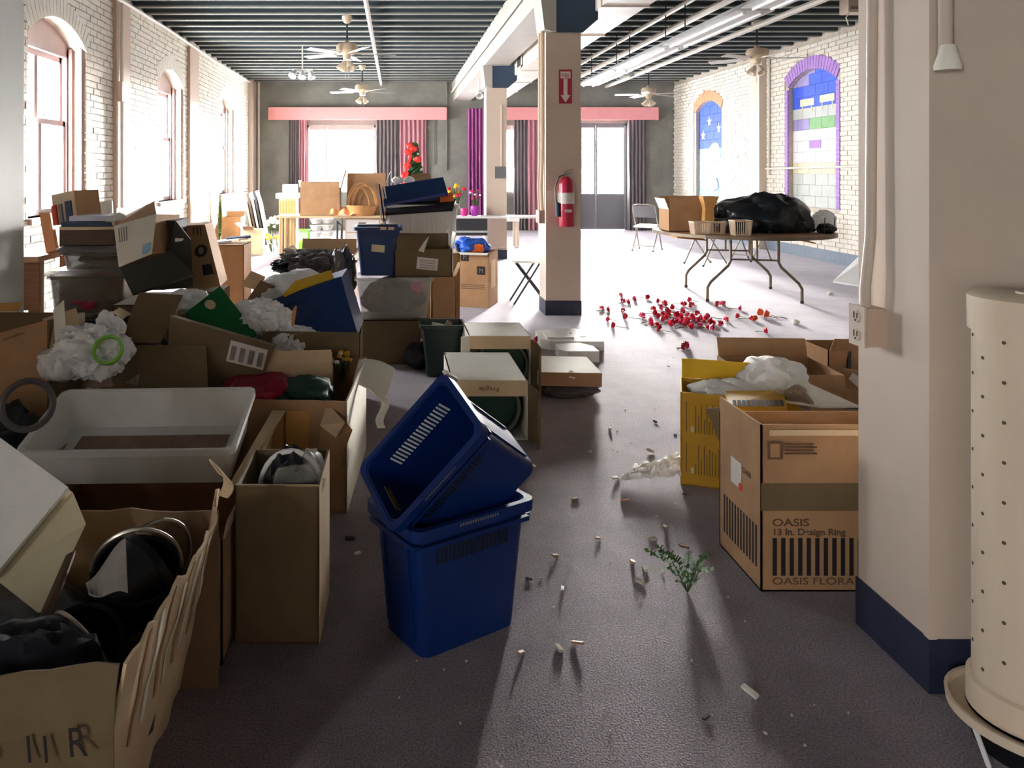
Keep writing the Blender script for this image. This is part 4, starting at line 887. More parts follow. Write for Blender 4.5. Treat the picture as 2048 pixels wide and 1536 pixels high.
# folding chairs
def chair(label, loc, rz):
    t = thing('folding_chair', label, 'chair', loc, Matrix.Rotation(math.radians(rz), 3, 'Z'), 'folding chairs')
    for sx in (-1, 1):
        x = sx * .21
        build(MB().tube([(x, .26, 0), (x, .02, .45), (x, -.14, .74), (x * .95, -.17, .84)], .012), 'back_leg', 'steel', t, True)
        build(MB().tube([(x * .9, -.24, 0), (x * .9, .12, .46)], .011), 'front_leg', 'steel', t, True)
        for y in (.26, -.24): build(MB().lathe([(.015, 0), (.015, .03), (0, .03)], 8, (x if y > 0 else x * .9, y, 0)), 'foot_cap', 'black_plastic', t, True)
    build(MB().tube([(-.2, -.17, .84), (-.1, -.185, .865), (.1, -.185, .865), (.2, -.17, .84)], .012), 'top_rail', 'steel', t, True)
    build(MB().sheet(lambda a, b: (-.19 + .38 * a, -.1 - .07 * b - .02 * math.sin(a * 3.14), .62 + .22 * b), 8, 4, .012), 'backrest', 'door_grey', t, True)
    build(MB().box((0, .06, .455), (.4, .4, .025), Euler((.06, 0, 0))), 'seat', 'white_plastic', t, True)
    build(MB().tube([(-.19, -.18, .1), (.19, -.18, .1)], .008), 'stretcher', 'steel', t, True)
    return t
chair('grey backed folding chair left of the round table', (4.72, 14.4, 0), -35)
chair('folding chair standing behind the round table legs', (4.95, 12.2, 0), 110)
chair('folding chair near the right brick wall, half hidden by the table', (5.9, 12.8, 0), -60)
pn = thing('glass_panel', 'pale cyan framed panel lying tilted by the right wall', 'panel', (5.85, 9.8, 0))
q = [at(1666, 562, 10.2), at(1800, 590, 9.3), at(1800, 470, 10.6), at(1722, 508, 11.4)]
q[0].z = max(q[0].z, .01); q[1].z = .01
build(MB().hexa(q, .03), 'frame', 'white_plastic', pn)
cc = sum(q, Vector()) / 4; n_ = (q[1] - q[0]).cross(q[3] - q[0]).normalized()
build(MB().hexa([cc + (p - cc) * .84 + n_ * .004 for p in q], .002), 'pane', 'ice_panel', pn)
# ================================================================ SCATTERED ROSES
def rose_mesh(mt, sd):
    r = random.Random(sd); hd = MB()
    for k in range(9):
        a = k * 2.4; rr = .006 + .0022 * k; tl = .2 + .1 * k
        c = Vector((math.cos(a) * rr * .6, math.sin(a) * rr * .6, .03 - .001 * k)); w = .010 + .0014 * k
        o = Vector((math.cos(a), math.sin(a), 0)); s = Vector((-math.sin(a), math.cos(a), 0))
        hd.hexa([c - s * w * .6 - Vector((0, 0, .016)), c + s * w * .6 - Vector((0, 0, .016)), c + s * w + o * tl * .02 + Vector((0, 0, .012)), c - s * w + o * tl * .02 + Vector((0, 0, .012))], .0025)
    return hd
PRO = []
for i, mt in enumerate(('rose', 'rose', 'rose_pink', 'rose_orange')):
    o = thing('rose_flower', 'x', 'flower', (0, 0, 0)); R = Matrix.Rotation(math.radians(78), 4, 'X')
    build(rose_mesh(mt, i).xf(Matrix.Translation((0, 0, .028)) @ R @ Matrix.Scale(1.35, 4)), 'petals', mt, o, True)
    build(MB().tube([(0, .0, .024), (.01, .07, .012), (-.005, .15 if i != 1 else .1, .005)], .0032, 6), 'stem', 'stem', o, True)
    build(MB().hexa([(.004, .06, .012), (.03, .075, .016), (.045, .1, .012), (.012, .085, .010)], .001), 'leaf', 'leaf', o, True)
    PRO.append(o)
RS = [(1203, 616), (1212, 617), (1245, 600), (1253, 602), (1246, 618), (1219, 636), (1232, 650), (1256, 632), (1292, 592), (1320, 600), (1327, 606), (1305, 625), (1286, 632), (1306, 618), (1322, 626), (1330, 620), (1336, 628), (1342, 622), (1348, 632), (1330, 636), (1340, 640), (1300, 646), (1298, 640), (1310, 648), (1321, 657), (1316, 652), (1335, 646), (1345, 648), (1352, 626), (1358, 632), (1362, 624), (1366, 636), (1372, 640), (1378, 632), (1384, 638), (1390, 634), (1370, 648), (1376, 652), (1388, 650), (1392, 642), (1398, 632), (1404, 640), (1408, 634), (1420, 632), (1360, 604), (1374, 606), (1384, 608), (1437, 606), (1449, 607), (1475, 614), (1479, 630), (1497, 634), (1432, 644), (1440, 645), (1452, 638), (1418, 654), (1410, 652), (1526, 660), (1356, 642), (1364, 646), (1350, 614), (1240, 588), (1383, 598), (1371, 692), (1400, 648), (1312, 630), (1326, 612), (1368, 618), (1350, 640), (1395, 628), (1338, 632), (1415, 642)]
rs = random.Random(21)
for i, (u, v) in enumerate(RS):
    k = rs.choice((0, 0, 0, 0, 1, 1, 2)); o = copy_tree(PRO[k]); p = gz(u, v + 6)
    sc_ = rs.uniform(.55, .8); o.location = (p.x, p.y, .001 + (.02 if 1325 < u < 1400 and 620 < v < 650 and i % 3 == 0 else 0)); o.rotation_euler = (0, 0, rs.uniform(0, 6.28)); o.scale = (sc_, sc_, sc_)
    far = 1300 < u < 1425 and 618 < v < 655
    lb = ('red artificial rose in the left half of the dense heap' if u < 1362 else 'red artificial rose in the right half of the dense heap') if far else \
         'red rose lying loose between the middle column and the dense heap' if u < 1300 else 'red rose lying loose behind the dense heap, toward the back doors' if v < 618 else \
         'red rose lying loose right of the dense heap, below the round table' if u > 1420 else 'red rose lying loose on the camera side of the dense heap'
    tag(o, lb, 'flower', 'red roses: ' + lb[9:])
for (u, v, lb) in ((1528, 627, 'left of the two orange artificial flowers under the round table'), (1541, 629, 'right of the two orange artificial flowers under the round table')):
    o = copy_tree(PRO[3]); p = gz(u, v + 6); o.location = (p.x, p.y, .001); o.rotation_euler = (0, 0, 2.5 + u); tag(o, lb, 'flower', 'orange flowers on the carpet')
tag(PRO[0], 'single red rose lying alone between the heap and the camera', 'flower'); p = gz(1369, 697); PRO[0].location = (p.x, p.y, .001); PRO[0].rotation_euler = (0, 0, 2.2)
tag(PRO[1], 'red rose fallen in the shadow of the middle column', 'flower'); p = gz(1068, 684); PRO[1].location = (p.x, p.y, .001); PRO[1].rotation_euler = (0, 0, .7)
tag(PRO[2], 'pink rose farthest toward the tall carton side of the heap', 'flower'); p = gz(1265, 602); PRO[2].location = (p.x, p.y, .001); PRO[2].rotation_euler = (0, 0, 1.7)
tag(PRO[3], 'orange artificial bloom lying among the right hand roses', 'flower'); p = gz(1506, 641); PRO[3].location = (p.x, p.y, .001)
for o in PRO: o.scale = (.72, .72, .72)
for (u, v, lb) in ((1591, 648, 'small white bloom on the carpet right of the orange flowers'), (1660, 590, 'cream bloom on the carpet near the right wall')):
    tag(build(MB().blob(gz(u, v) + Vector((0, 0, .02)), (.03, .03, .022), u, .3, 3, flat=.9), 'white_bloom', 'flower_white', smooth=True), lb, 'flower')
# ================================================================ BACK OF THE ROOM
# long table with cartons
ltz = .74; t = thing('long_table', 'long pale table below the bright back window, loaded with cartons', 'table', (-.8, 13.0, 0))
build(MB().box2((-1.9, 12.65, ltz - .035), (.15, 13.4, ltz)), 'table_top', 'card_lt', t)
for (x, y) in ((-1.8, 12.75), (-.83, 12.75), (.05, 12.75), (-1.8, 13.3), (.05, 13.3)): build(MB().tube([(x, y, 0), (x, y, ltz - .03)], .016), 'leg', 'leg_steel', t)
dr = thing('drawer_unit', 'pale drawer unit with dark handle under the long table', 'drawers', (-.5, 12.95, 0))
build(MB().box2((-.78, 12.8, 0), (-.2, 13.25, .69)), 'cabinet_body', 'card_lt', dr)
for k in range(3):
    f_ = build(MB().box2((-.76, 12.785, .03 + k * .22), (-.22, 12.8, .23 + k * .22)), 'drawer', 'white_plastic', dr)
    build(MB().box2((-.56, 12.775, .16 + k * .22), (-.44, 12.785, .19 + k * .22)), 'handle', 'ink_grey', f_)
X = lambda u, d: (u - CX) * d / F
carton('cardboard_carton', 'brown carton with a torn wavy top, left on the long table', (X(640, 12.75), 12.75, ltz + .002), .66, .4, .46, flaps={'F': (-6, .1), 'R': (14, .3, 0, 1, 'card_lt'), 'L': (10, .12, 0, 1, 'card_wh')})
carton('cardboard_carton', 'tall brown carton with a white flap, right on the long table', (X(733, 13.05), 13.02, ltz + .002), .66, .3, .56, flaps={'F': (-4, .14), 'R': (20, .18, 0, 1, 'card_wh')})
wk = thing('wicker_basket', 'wicker hamper with hooped handles spilling shredded straw on the long table', 'basket', (X(715, 12.6), 12.8, ltz))
cw = Vector((X(722, 12.66), 12.84, ltz + .002))
build(MB().lathe([(0, 0), (.2, 0), (.26, .16), (.25, .17), (.19, .02), (0, .02)], 22, cw), 'basket_body', 'wicker', wk, smooth=True)
for (r_, dx) in ((.24, 0), (.2, .06), (.17, -.04)): build(MB().tube([cw + Vector((dx - r_ * math.cos(q), 0, .15 + (r_ + .14) * math.sin(q))) for q in [math.pi * k / 12 for k in range(13)]], .012, 6), 'handle', 'wicker', wk)
tag(build(MB().sheet(lambda a, b: (X(660, 12.6) + .5 * a, 12.62 + .2 * b, ltz + .02 + .12 * b * (1 - .3 * a) + .02 * math.sin(a * 18)), 24, 5, .006), 'corrugated_sheet', 'orange_pale'), 'orange corrugated paper sheet in front of the wicker hamper', 'paper')
t = thing('side_cabinet', 'cream ribbed cabinet with white boxes, left of the torn carton', 'cabinet', (X(575, 13.4), 13.4, 0))
build(MB().box2((X(558, 13.4), 13.4, 0), (X(592, 13.4), 13.75, 1.0)), 'cabinet_body', 'mural_beige', t)
for k in range(6): build(MB().box2((X(559 + k * 5.6, 13.4), 13.385, .05), (X(561 + k * 5.6, 13.4), 13.4, .96)), 'slat', 'card_gold', t)
tag(build(MB().box2((X(553, 13.4), 13.3, 1.002), (X(595, 13.4), 13.8, 1.09)), 'white_box', 'white_plastic'), 'flat white box lying on the ribbed cabinet', 'box')
tag(build(MB().box2((X(565, 13.4), 13.4, 1.092), (X(592, 13.4), 13.7, 1.24)), 'white_box', 'paper'), 'smaller white box on top of the flat white box', 'box')
# dark desk with pots
t = thing('dark_desk', 'dark grey desk with a pale shelf, left of the far column', 'desk', (1.3, 12.9, 0))
build(MB().box2((.98, 12.65, .7), (2.5, 13.0, .735)), 'desk_top', 'white_plastic', t); build(MB().box2((.98, 12.66, .42), (1.55, 12.69, .7)), 'front_panel', 'pipe_dark', t)
build(MB().box2((.98, 12.62, .47), (1.55, 12.97, .5)), 'shelf', 'mural_grey', t)
for x in (1.0, 1.53, 2.46): build(MB().box2((x - .02, 12.67, 0), (x + .02, 12.97, .7)), 'leg', 'white_plastic', t)
tag(build(MB().blob((1.38, 12.72, .545), (.03, .03, .045), 50, .2, 3, flat=.95).blob((1.33, 12.74, .52), (.025, .025, .02), 51, .2, 3), 'figurine', 'flower_white', smooth=True), 'tiny cream figurine on the dark desk shelf', 'figurine')
def pot(label, x, y, z, r, h, m_): return tag(build(MB().lathe([(0, 0), (r * .7, 0), (r, h * .5), (r * .9, h), (r * .8, h), (r * .85, h * .5), (0, .02)], 20, (x, y, z)), 'flower_pot', m_, smooth=True), label, 'pot')
pot('round violet pot on the dark desk', X(950, 12.75), 12.8, .737, .07, .16, 'violet'); pot('magenta pot in front of the bouquet on the dark desk', X(929, 12.75), 12.78, .737, .065, .12, 'magenta')
def bouquet(label, c, r, h, n, mats, leafn=14, sd=0, name='bouquet'):
    t = thing(name, label, 'flowers', c); c = Vector(c); rr = random.Random(sd)
    st = MB(); lv = MB(); fl = {m_: MB() for m_ in mats}
    for k in range(n):
        a = rr.uniform(0, 6.28); q = rr.random() ** .5 * r; e = c + Vector((math.cos(a) * q, math.sin(a) * q, h * rr.uniform(.65, 1)))
        st.tube([c + Vector((math.cos(a) * q * .2, math.sin(a) * q * .2, 0)), e], .004, 5); build(MB().blob(e, (r * .2, r * .2, r * .16), k + sd, .35, 2), 'bloom', rr.choice(mats), t, smooth=True)
    for k in range(leafn):
        a = rr.uniform(0, 6.28); q = r * rr.uniform(.3, 1.1); e = c + Vector((math.cos(a) * q, math.sin(a) * q, h * rr.uniform(.4, 1.05))); b = c + Vector((0, 0, h * .3)); s = Vector((-math.sin(a), math.cos(a), .2)) * r * .12
        m2 = b.lerp(e, .6); lv.hexa([b, m2 + s, e, m2 - s], .002)
    build(st, 'stems', 'stem', t); build(lv, 'leaves', 'leaf', t)
    return t
bouquet('red and yellow tulip bouquet on the dark desk', (X(914, 12.9), 12.9, .737), .17, .5, 14, ['rose', 'flower_yellow'], 20, 3)
bouquet('pink flowers sprouting behind the violet pot', (X(952, 12.95), 12.97, .737), .1, .42, 10, ['rose_pink', 'flower_white'], 6, 8)
# christmas tree
c = Vector((X(830, 17.5), 17.5, 0)); t = thing('christmas_tree', 'small green artificial tree with red ribbon before the back curtains', 'tree', c)
build(MB().tube([c, c + Vector((0, 0, 2.1))], .02), 'trunk', 'wood_dark', t); rr = random.Random(2); lv = MB()
for k in range(620):
    z = .4 + 1.75 * rr.random(); r = .40 * (2.25 - z) / 1.75 + .04; a = rr.uniform(0, 6.28); e = c + Vector((math.cos(a) * r, math.sin(a) * r, z - .08)); b = c + Vector((0, 0, z)); s = Vector((-math.sin(a), math.cos(a), .5)) * .05; m2 = b.lerp(e, .75); lv.hexa([b, m2 + s, e, m2 - s], .002)
build(lv, 'foliage', 'tree_green', t)
for k, (dx, z) in enumerate(((-.12, 2.05), (-.05, 1.98), (-.16, 1.9), (-.18, 1.6), (-.24, 1.4), (-.2, 1.25), (.05, 1.75))):
    build(MB().blob(c + Vector((dx, -.12 - .2 * (2.1 - z), z)), (.075, .05, .06), 60 + k, .5, 3), 'bow', 'ribbon', t, smooth=True)
build(MB().sheet(lambda a, b: c + Vector((-.14 - .1 * b + .06 * a + .03 * math.sin(b * 8), -.14 - .24 * b, 2.0 - .85 * b)), 3, 14, .004), 'ribbon', 'ribbon', t)
for k in range(14): a = rr.uniform(3.3, 6.1); z = rr.uniform(1.0, 1.9); r = .34 * (2.2 - z) / 1.7 + .02; build(MB().lathe([(0, -.03), (.022, -.02), (.03, 0), (.022, .02), (0, .03)], 10, c + Vector((math.cos(a) * r, math.sin(a) * r, z))), 'bauble', 'flower_white' if k % 2 else 'rose', t, smooth=True)
t = thing('white_bench', 'white bench between the far column and the pink curtain', 'bench', (X(1025, 15), 15.3, 0)); bx0, bx1 = X(1013, 15), X(1039, 15)
build(MB().box2((bx0 - .4, 15, .5), (bx1, 15.5, .56)), 'seat', 'white_plastic', t)
for x in (bx0 - .36, bx1 - .06):
    for y in (15.03, 15.4): build(MB().box2((x, y, 0), (x + .06, y + .06, .5)), 'leg', 'cream_paint', t)
# far left: cartons, frames and baskets by the brick wall
carton('cardboard_carton', 'striped carton with a red base band, near the left wall', (X(505, 13.6), 13.6, 0), .34, .34, .45, col='card_lt', flaps={'L': (50, .18, 0, 1, 'card_wh'), 'F': (60, .15, 0, .6, 'card')})
carton('cardboard_carton', 'brown carton with white papers behind the striped carton', (X(462, 14.4), 14.4, 0), .36, .4, .62, col='card', flaps={'B': (20, .1)})
for i, (u0, u1, v0, v1, d, m_) in enumerate(((418, 424, 378, 458, 13.5, 'wood'), (441, 446, 394, 430, 15.5, 'green_lime'))):
    gv = CY + H * F / d - .5; tag(build(MB().hexa([at(u1, gv, d), at(u1 + 3, gv, d), at(u0 + 2, v0, d + .3), at(u0, v0, d + .3)], .5), 'framed_picture', m_), ['tall thin frame edge leaning on the left wall', 'short green frame edge leaning on the left wall'][i], 'frame')
for i in range(5):
    u = 486 + i * 6.5; m_ = ['mural_beige', 'wood_dark', 'paper', 'pipe_dark', 'foam'][i]
    tag(build(MB().hexa([at(u + 22, 489, 15.5), at(u + 25, 489, 15.5), at(u + 5, 388 - 2 * i, 16.1), at(u, 390 - 2 * i, 16.1)], .6), 'leaning_frame', m_), ['cream', 'brown', 'white', 'black', 'thick white'][i] + ' frame in the leaning row at the left back corner', 'frame', 'frames leaning in the corner')
gb = tub('laundry_basket', 'lime green plastic basket on the floor by the left wall', (X(582, 13.2), 14.2, 0.0), (.46, .34), (.4, .28), .2, None, 'green_lime', .005, .016, .02, cat='basket')
g2 = basket('lime green slatted basket stacked behind the green laundry basket', (X(598, 14.6), 14.75, .0), .36, .3, .36, 'green_lime', 10, name='slatted_basket')
bouquet('yellow flower bunch beside the green baskets', (X(545, 14.2), 14.2, 0), .14, .36, 12, ['flower_yellow'], 8, 12)
for i, (u, v) in enumerate(((541, 440), (556, 437), (570, 436), (579, 446))):
    c = at(u, v, 15.2); bouquet(['leftmost', 'second', 'third', 'rightmost'][i] + ' white flower bunch by the green baskets', (c.x, c.y, 0), .15, c.z + .05, 12, ['flower_white'], 0, 20 + i)
tag(build(MB().box2((X(618, 9.6), 9.6, 0), (X(706, 9.6), 10.1, .55)), 'white_carton', 'foam'), 'big white carton below the stacked foam bowls', 'box')
for i, (u, d, nn) in enumerate(((632, 9.75, 4), (655, 9.8, 4))):
    for k in range(nn):
        tag(build(MB().lathe([(0, 0), (.05, 0), (.072, .05), (.08, .055), (.08, .062), (.05, .062), (0, .03)], 18, (X(u, d), d, .553 + k * .085)), 'foam_bowl', 'foam', smooth=True), ['lowest', 'second', 'third', 'topmost'][k] + ' foam bowl of the ' + ('left' if i == 0 else 'right') + ' stack on the white carton', 'bowl', 'stacked foam bowls')
        if k < nn - 1: pass
pl = thing('thin_stand', 'dark thin stand with a hanging cord, right of the foam bowls', 'stand', (X(675, 9.4), 9.45, 0))
build(MB().tube([(X(674, 9.4), 9.45, 0), (X(674, 9.4), 9.45, .86)], .012), 'pole', 'pipe_dark', pl); build(MB().lathe([(0, 0), (.1, 0), (.1, .02), (0, .02)], 14, (X(674, 9.4), 9.45, 0)), 'base', 'pipe_dark', pl); build(MB().tube([(X(674, 9.4), 9.45, .85), (X(683, 9.4), 9.45, .8), (X(681, 9.4), 9.45, .6), (X(678, 9.4), 9.45, .5)], .008), 'cord', 'pipe_dark', pl)
# ================================================================ LEFT FOREGROUND HEAP
# torn carton with black pots
t = thing('torn_carton', 'battered torn carton with stamped letters, nearest at the bottom left', 'box', (-.9, 1.8, 0))
nz = lambda a, b, s: noise.noise(Vector((a, b, s)))
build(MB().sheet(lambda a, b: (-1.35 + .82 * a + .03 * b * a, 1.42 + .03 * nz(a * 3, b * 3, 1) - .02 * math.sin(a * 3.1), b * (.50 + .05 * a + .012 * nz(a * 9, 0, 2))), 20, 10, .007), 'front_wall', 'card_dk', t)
def rw(a, b):
    return (-.60 + .11 * b + .035 * math.sin(a * 3.1) * b + .012 * nz(a * 8, b * 5, 4), 1.42 + .76 * a, b * (.55 + .02 * math.sin(a * 5) + .022 * nz(a * 14, 0, 5) + .03 * max(0, a - .8) * 5))
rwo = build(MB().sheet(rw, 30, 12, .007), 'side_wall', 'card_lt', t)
for k in range(9):
    a = .12 + k * .085
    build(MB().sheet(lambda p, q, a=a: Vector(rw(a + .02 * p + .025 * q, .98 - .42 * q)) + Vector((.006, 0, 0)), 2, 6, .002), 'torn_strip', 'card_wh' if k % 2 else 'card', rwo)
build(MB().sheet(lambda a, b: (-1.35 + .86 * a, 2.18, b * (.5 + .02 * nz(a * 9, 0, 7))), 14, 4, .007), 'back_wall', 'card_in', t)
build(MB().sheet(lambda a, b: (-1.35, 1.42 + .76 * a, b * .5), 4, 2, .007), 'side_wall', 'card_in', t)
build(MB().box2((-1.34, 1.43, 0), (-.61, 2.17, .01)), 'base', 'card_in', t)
build(MB().sheet(lambda a, b: Vector((-.485 - .03 * b + .03 * a, 2.16 - .02 * a, .55 + .1 * b - .03 * b * a)) + Vector((.03 * math.sin(b * 3), 0, 0)), 3, 8, .005), 'torn_flap', 'card_lt', t)
for (ch, x, z, sz) in (('R', -.58, .425, .075), ('I', -.625, .415, .07), ('I', -.655, .415, .07), ('O', -.74, .415, .06), ('R', -.82, .41, .075)): text(ch, t, T(x + .9, 1.385 - 1.8, z - .02) @ FR @ Matrix.Rotation(.08, 4, 'Z'), 'ink', sz, .8)
tag(build(MB().blob((-.95, 1.8, .2), (.36, .34, .19), 70, .2, 4, flat=.95), 'trash_bag', 'black_bag', smooth=True), 'black bag filling the bottom of the torn carton', 'bag')
def wpot(label, c, r, h, R, hoop=True, m_='black_plastic'):
    t = thing('nursery_pot', label, 'pot', c, None, 'black pots in the torn carton'); c = Vector(c)
    build(MB().lathe([(0, 0), (r * .7, 0), (r * .96, h - .02), (r * 1.04, h - .02), (r * 1.04, h), (r * .92, h), (r * .64, .01), (0, .01)], 26, c, R), 'pot_body', m_, t, smooth=True)
    for k in range(3): build(MB().lathe([(r * (.75 + .07 * k), h * (.3 + .2 * k)), (r * (.78 + .07 * k), h * (.3 + .2 * k) + .004), (r * (.76 + .07 * k), h * (.3 + .2 * k) + .008)], 26, c, R), 'ridge', 'black_plastic', t, smooth=True)
    if hoop: build(MB().tube([c + R @ Vector((r * math.cos(q), 0, h + r * 1.15 * math.sin(q))) for q in [math.pi * k / 16 for k in range(17)]], .005, 6), 'wire_handle', 'steel', t, smooth=True)
    return t
wpot('black nursery pot with a raised wire hoop, at the back of the torn carton', (-.68, 2.02, .30), .11, .15, Euler((.35, .1, .3)).to_matrix())
wpot('black pot lying on its side in the middle of the torn carton', (-.72, 1.93, .36), .10, .15, Euler((-.2, 1.1, .6)).to_matrix(), m_='black_plastic')
wpot('black pot with a drooping wire handle at the right of the torn carton', (-.70, 1.76, .32), .085, .14, Euler((.5, .5, -.4)).to_matrix())
tag(build(MB().sheet(lambda a, b: at(178 + 78 * a - 6 * b, 1188 - 90 * a * b - 20 * b + 6 * math.sin(a * 6), 1.72 + .05 * b), 8, 5, .004), 'grey_paper', 'ink_grey'), 'dull grey paper strip among the black pots', 'paper')
tag(build(MB().blob((-.74, 1.56, .42), (.13, .1, .1), 72, .3, 4), 'black_cloth', 'dark_cloth', smooth=True), 'dark rag bundled at the front of the torn carton', 'cloth')
tag(build(MB().hexa([at(28, 1345, 1.55), at(60, 1345, 1.55), at(150, 1100, 1.9), at(132, 1110, 1.9)], .012), 'wood_lath', 'wood_dark'), 'dark wooden lath slanting across the torn carton', 'lath')
# white and yellowed cooler lid
c = thing('foam_cooler', 'yellowed white foam cooler tipped on the torn carton at the left edge', 'cooler', at(60, 1180, 1.95))
A, B, C, D = at(146, 985, 2.05), at(172, 1048, 2.03), at(84, 1232, 1.86), at(2, 1165, 1.9)
e = Vector((-.42, .12, .22))
build(MB().hexa([D, C, B, A], e), 'cooler_body', 'cooler', c)
build(MB().hexa([A + Vector((-.005, -.01, .012)), D + Vector((-.01, -.012, .012)), D + e + Vector((-.01, -.012, .012)), A + e + Vector((-.005, -.01, .012))], .02), 'white_lid', 'foam', c)
# large carton with the white under-bed tub lying in it
gl = carton('cardboard_carton', 'big low brown carton holding the white storage tub', (-.90, 2.28, 0), .8, .95, .37, col='card', flaps={'R': (8, .05, 0, 1, 'card_lt')})
tr = math.radians(15)
ut = tub('storage_tub', 'long shallow white storage tub lying tilted in the left foreground', (-.955, 3.02, .355), (.77, .40), (.72, .36), .155, Euler((tr, -.02, -.02)), 'tub_white', .005, .014, .02)
for x in (-.32, -.27, .24, .29): build(MB().box((x, .203, .125), (.006, .012, .05)), 'lid_clip', 'white_plastic', ut, True)
build(MB().box((0, -.01, .006), (.6, .24, .003)), 'dirt_patch', 'dust', ut, True)
# tall brown carton with black bag
p0, p1 = gz(473, 1280), gz(638, 1287); w_ = (p1 - p0).length
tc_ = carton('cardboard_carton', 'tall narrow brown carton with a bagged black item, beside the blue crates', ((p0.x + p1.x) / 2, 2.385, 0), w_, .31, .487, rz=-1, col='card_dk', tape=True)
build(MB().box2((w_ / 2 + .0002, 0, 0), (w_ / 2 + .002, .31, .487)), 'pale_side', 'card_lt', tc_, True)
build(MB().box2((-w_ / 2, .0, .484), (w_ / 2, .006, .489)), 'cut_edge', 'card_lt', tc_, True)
bgx = thing('bagged_bundle', 'black bundle in a clear film bag with a white hoop, inside the tall narrow carton', 'bag', (-.34, 2.54, .1))
build(MB().blob((-.33, 2.54, .33), (.1, .12, .19), 75, .12, 4), 'bundle', 'black_bag', bgx, smooth=True)
build(MB().tube([Vector((-.33 + .1 * math.cos(q), 2.52 + .0 * q, .42 + .125 * math.sin(q))) for q in [math.pi * k / 14 for k in range(15)]], .009, 8), 'white_hoop', 'white_plastic', bgx, smooth=True)
build(MB().blob((-.26, 2.5, .5), (.03, .04, .05), 76, .4, 3).blob((-.3, 2.45, .46), (.07, .03, .06), 77, .4, 3), 'clear_film', 'clear_plastic', bgx, smooth=True)
# carton with hanging torn flap
hb = carton('cardboard_carton', 'large open carton with cream-lit side, torn hanging flaps and cloth inside', (-.475, 3.32, 0), .56, .78, .475, rz=-4, col='card', flaps={'B': (4, .13, .05, 1, 'card_dk')})
build(MB().box2((.2802, 0, 0), (.283, .78, .475)), 'pale_side', 'card_wh', hb, True)  # light falling on this side is put into a paler cream overlay
def cur(a, b):
    p = at(718 - 13 * b, 720 + 45 * b, 4.02 - .3 * b).lerp(at(790 - 20 * b, 738 + 70 * b, 3.95 - .25 * b), a); p.z += .02 * math.sin(a * 3.1) + .006 * math.sin(b * 12) * a; return p
build(MB().sheet(cur, 10, 8, .006), 'curled_flap', 'card_wh', hb)
build(MB().sheet(lambda a, b: at(757 + 16 * a + 6 * math.sin(b * 6), 790 + 66 * b, 3.72 + .01 * math.sin(b * 8 + a)), 4, 14, .005), 'torn_strip', 'paper', hb)
build(MB().hexa([at(633, 905, 3.25), at(675, 935, 3.22), at(705, 860, 3.25), at(655, 798, 3.35)], .006), 'hanging_flap', 'card', hb)
build(MB().hexa([at(640, 850, 3.235), at(672, 875, 3.215), at(690, 845, 3.235), at(655, 806, 3.33)], .003), 'torn_paper', 'card_lt', hb)
build(MB().hexa([at(545, 825, 3.3), at(570, 825, 3.3), at(480, 965, 2.7), at(455, 980, 2.65)], .01), 'slanting_flap', 'card_lt', hb)
build(MB().hexa([at(540, 850, 3.30), at(556, 1000, 3.30), at(566, 1000, 3.30), at(566, 822, 3.30)], .004), 'inner_board', 'card_gold', hb)
build(MB().hexa([at(572, 900, 3.31), at(618, 900, 3.31), at(618, 822, 3.31), at(572, 822, 3.31)], .003), 'inner_board', 'card_gold', hb)
tag(build(MB().blob((-.62, 3.62, .44), (.14, .2, .05), 80, .35, 4).blob((-.52, 3.55, .45), (.06, .1, .05), 81, .35, 3), 'red_cloth', 'red_cloth', smooth=True), 'dark red cloth lying in the large open carton', 'cloth')
tag(build(MB().blob((-.40, 3.56, .44), (.12, .16, .055), 82, .35, 4), 'green_cloth', 'green_cloth', smooth=True), 'dark green cloth lying in the large open carton', 'cloth')
inb = carton('cardboard_carton', 'small light carton sitting in the back of the large open carton', (-.46, 3.78, .40), .34, .22, .12, rz=6, col='card_lt', flaps={'F': (-20, .06), 'L': (30, .06)})
bouquet('yellow dried flowers in the back corner of the large open carton', (-.26, 4.0, .38), .06, .14, 12, ['flower_yellow', 'flower_white'], 6, 40)
# slumped carton with shipping label
sl = thing('slumped_carton', 'slumped brown carton with a printed shipping label, behind the white tub', 'box', (-1.0, 3.75, 0))
build(MB().hexa([at(330, 778, 3.72), at(516, 778, 3.72), at(548, 692, 3.72), at(340, 632, 3.72)], Vector((0, .08, -.01))), 'carton_body', 'card_dk', sl)
build(MB().hexa([at(452, 722, 3.715), at(526, 740, 3.715), at(536, 700, 3.715), at(462, 680, 3.715)], -.002), 'shipping_label', 'label_white', sl)
for k in range(4): build(MB().hexa([at(458 + k * 18, 719 + k * 4.4, 3.711), at(468 + k * 18, 721 + k * 4.4, 3.711), at(474 + k * 18, 694 + k * 4.4, 3.711), at(464 + k * 18, 691 + k * 4.4, 3.711)], -.001), 'printed_block', 'ink_grey', sl)
build(MB().hexa([at(240, 683, 3.7), at(320, 686, 3.7), at(366, 590, 3.9), at(278, 585, 3.9)], .006), 'raised_flap', 'card_dk', sl)
build(MB().hexa([at(178, 778, 3.55), at(416, 776, 3.55), at(412, 690, 3.7), at(246, 690, 3.7)], .007), 'front_flap', 'card_dk', sl)
build(MB().hexa([at(172, 778, 3.545), at(182, 778, 3.545), at(250, 690, 3.695), at(240, 692, 3.695)], .008), 'torn_edge', 'card_lt', sl)
build(MB().box2((-1.15, 3.76, 0), (-.78, 4.1, .42)), 'lower_body', 'card_in', sl)
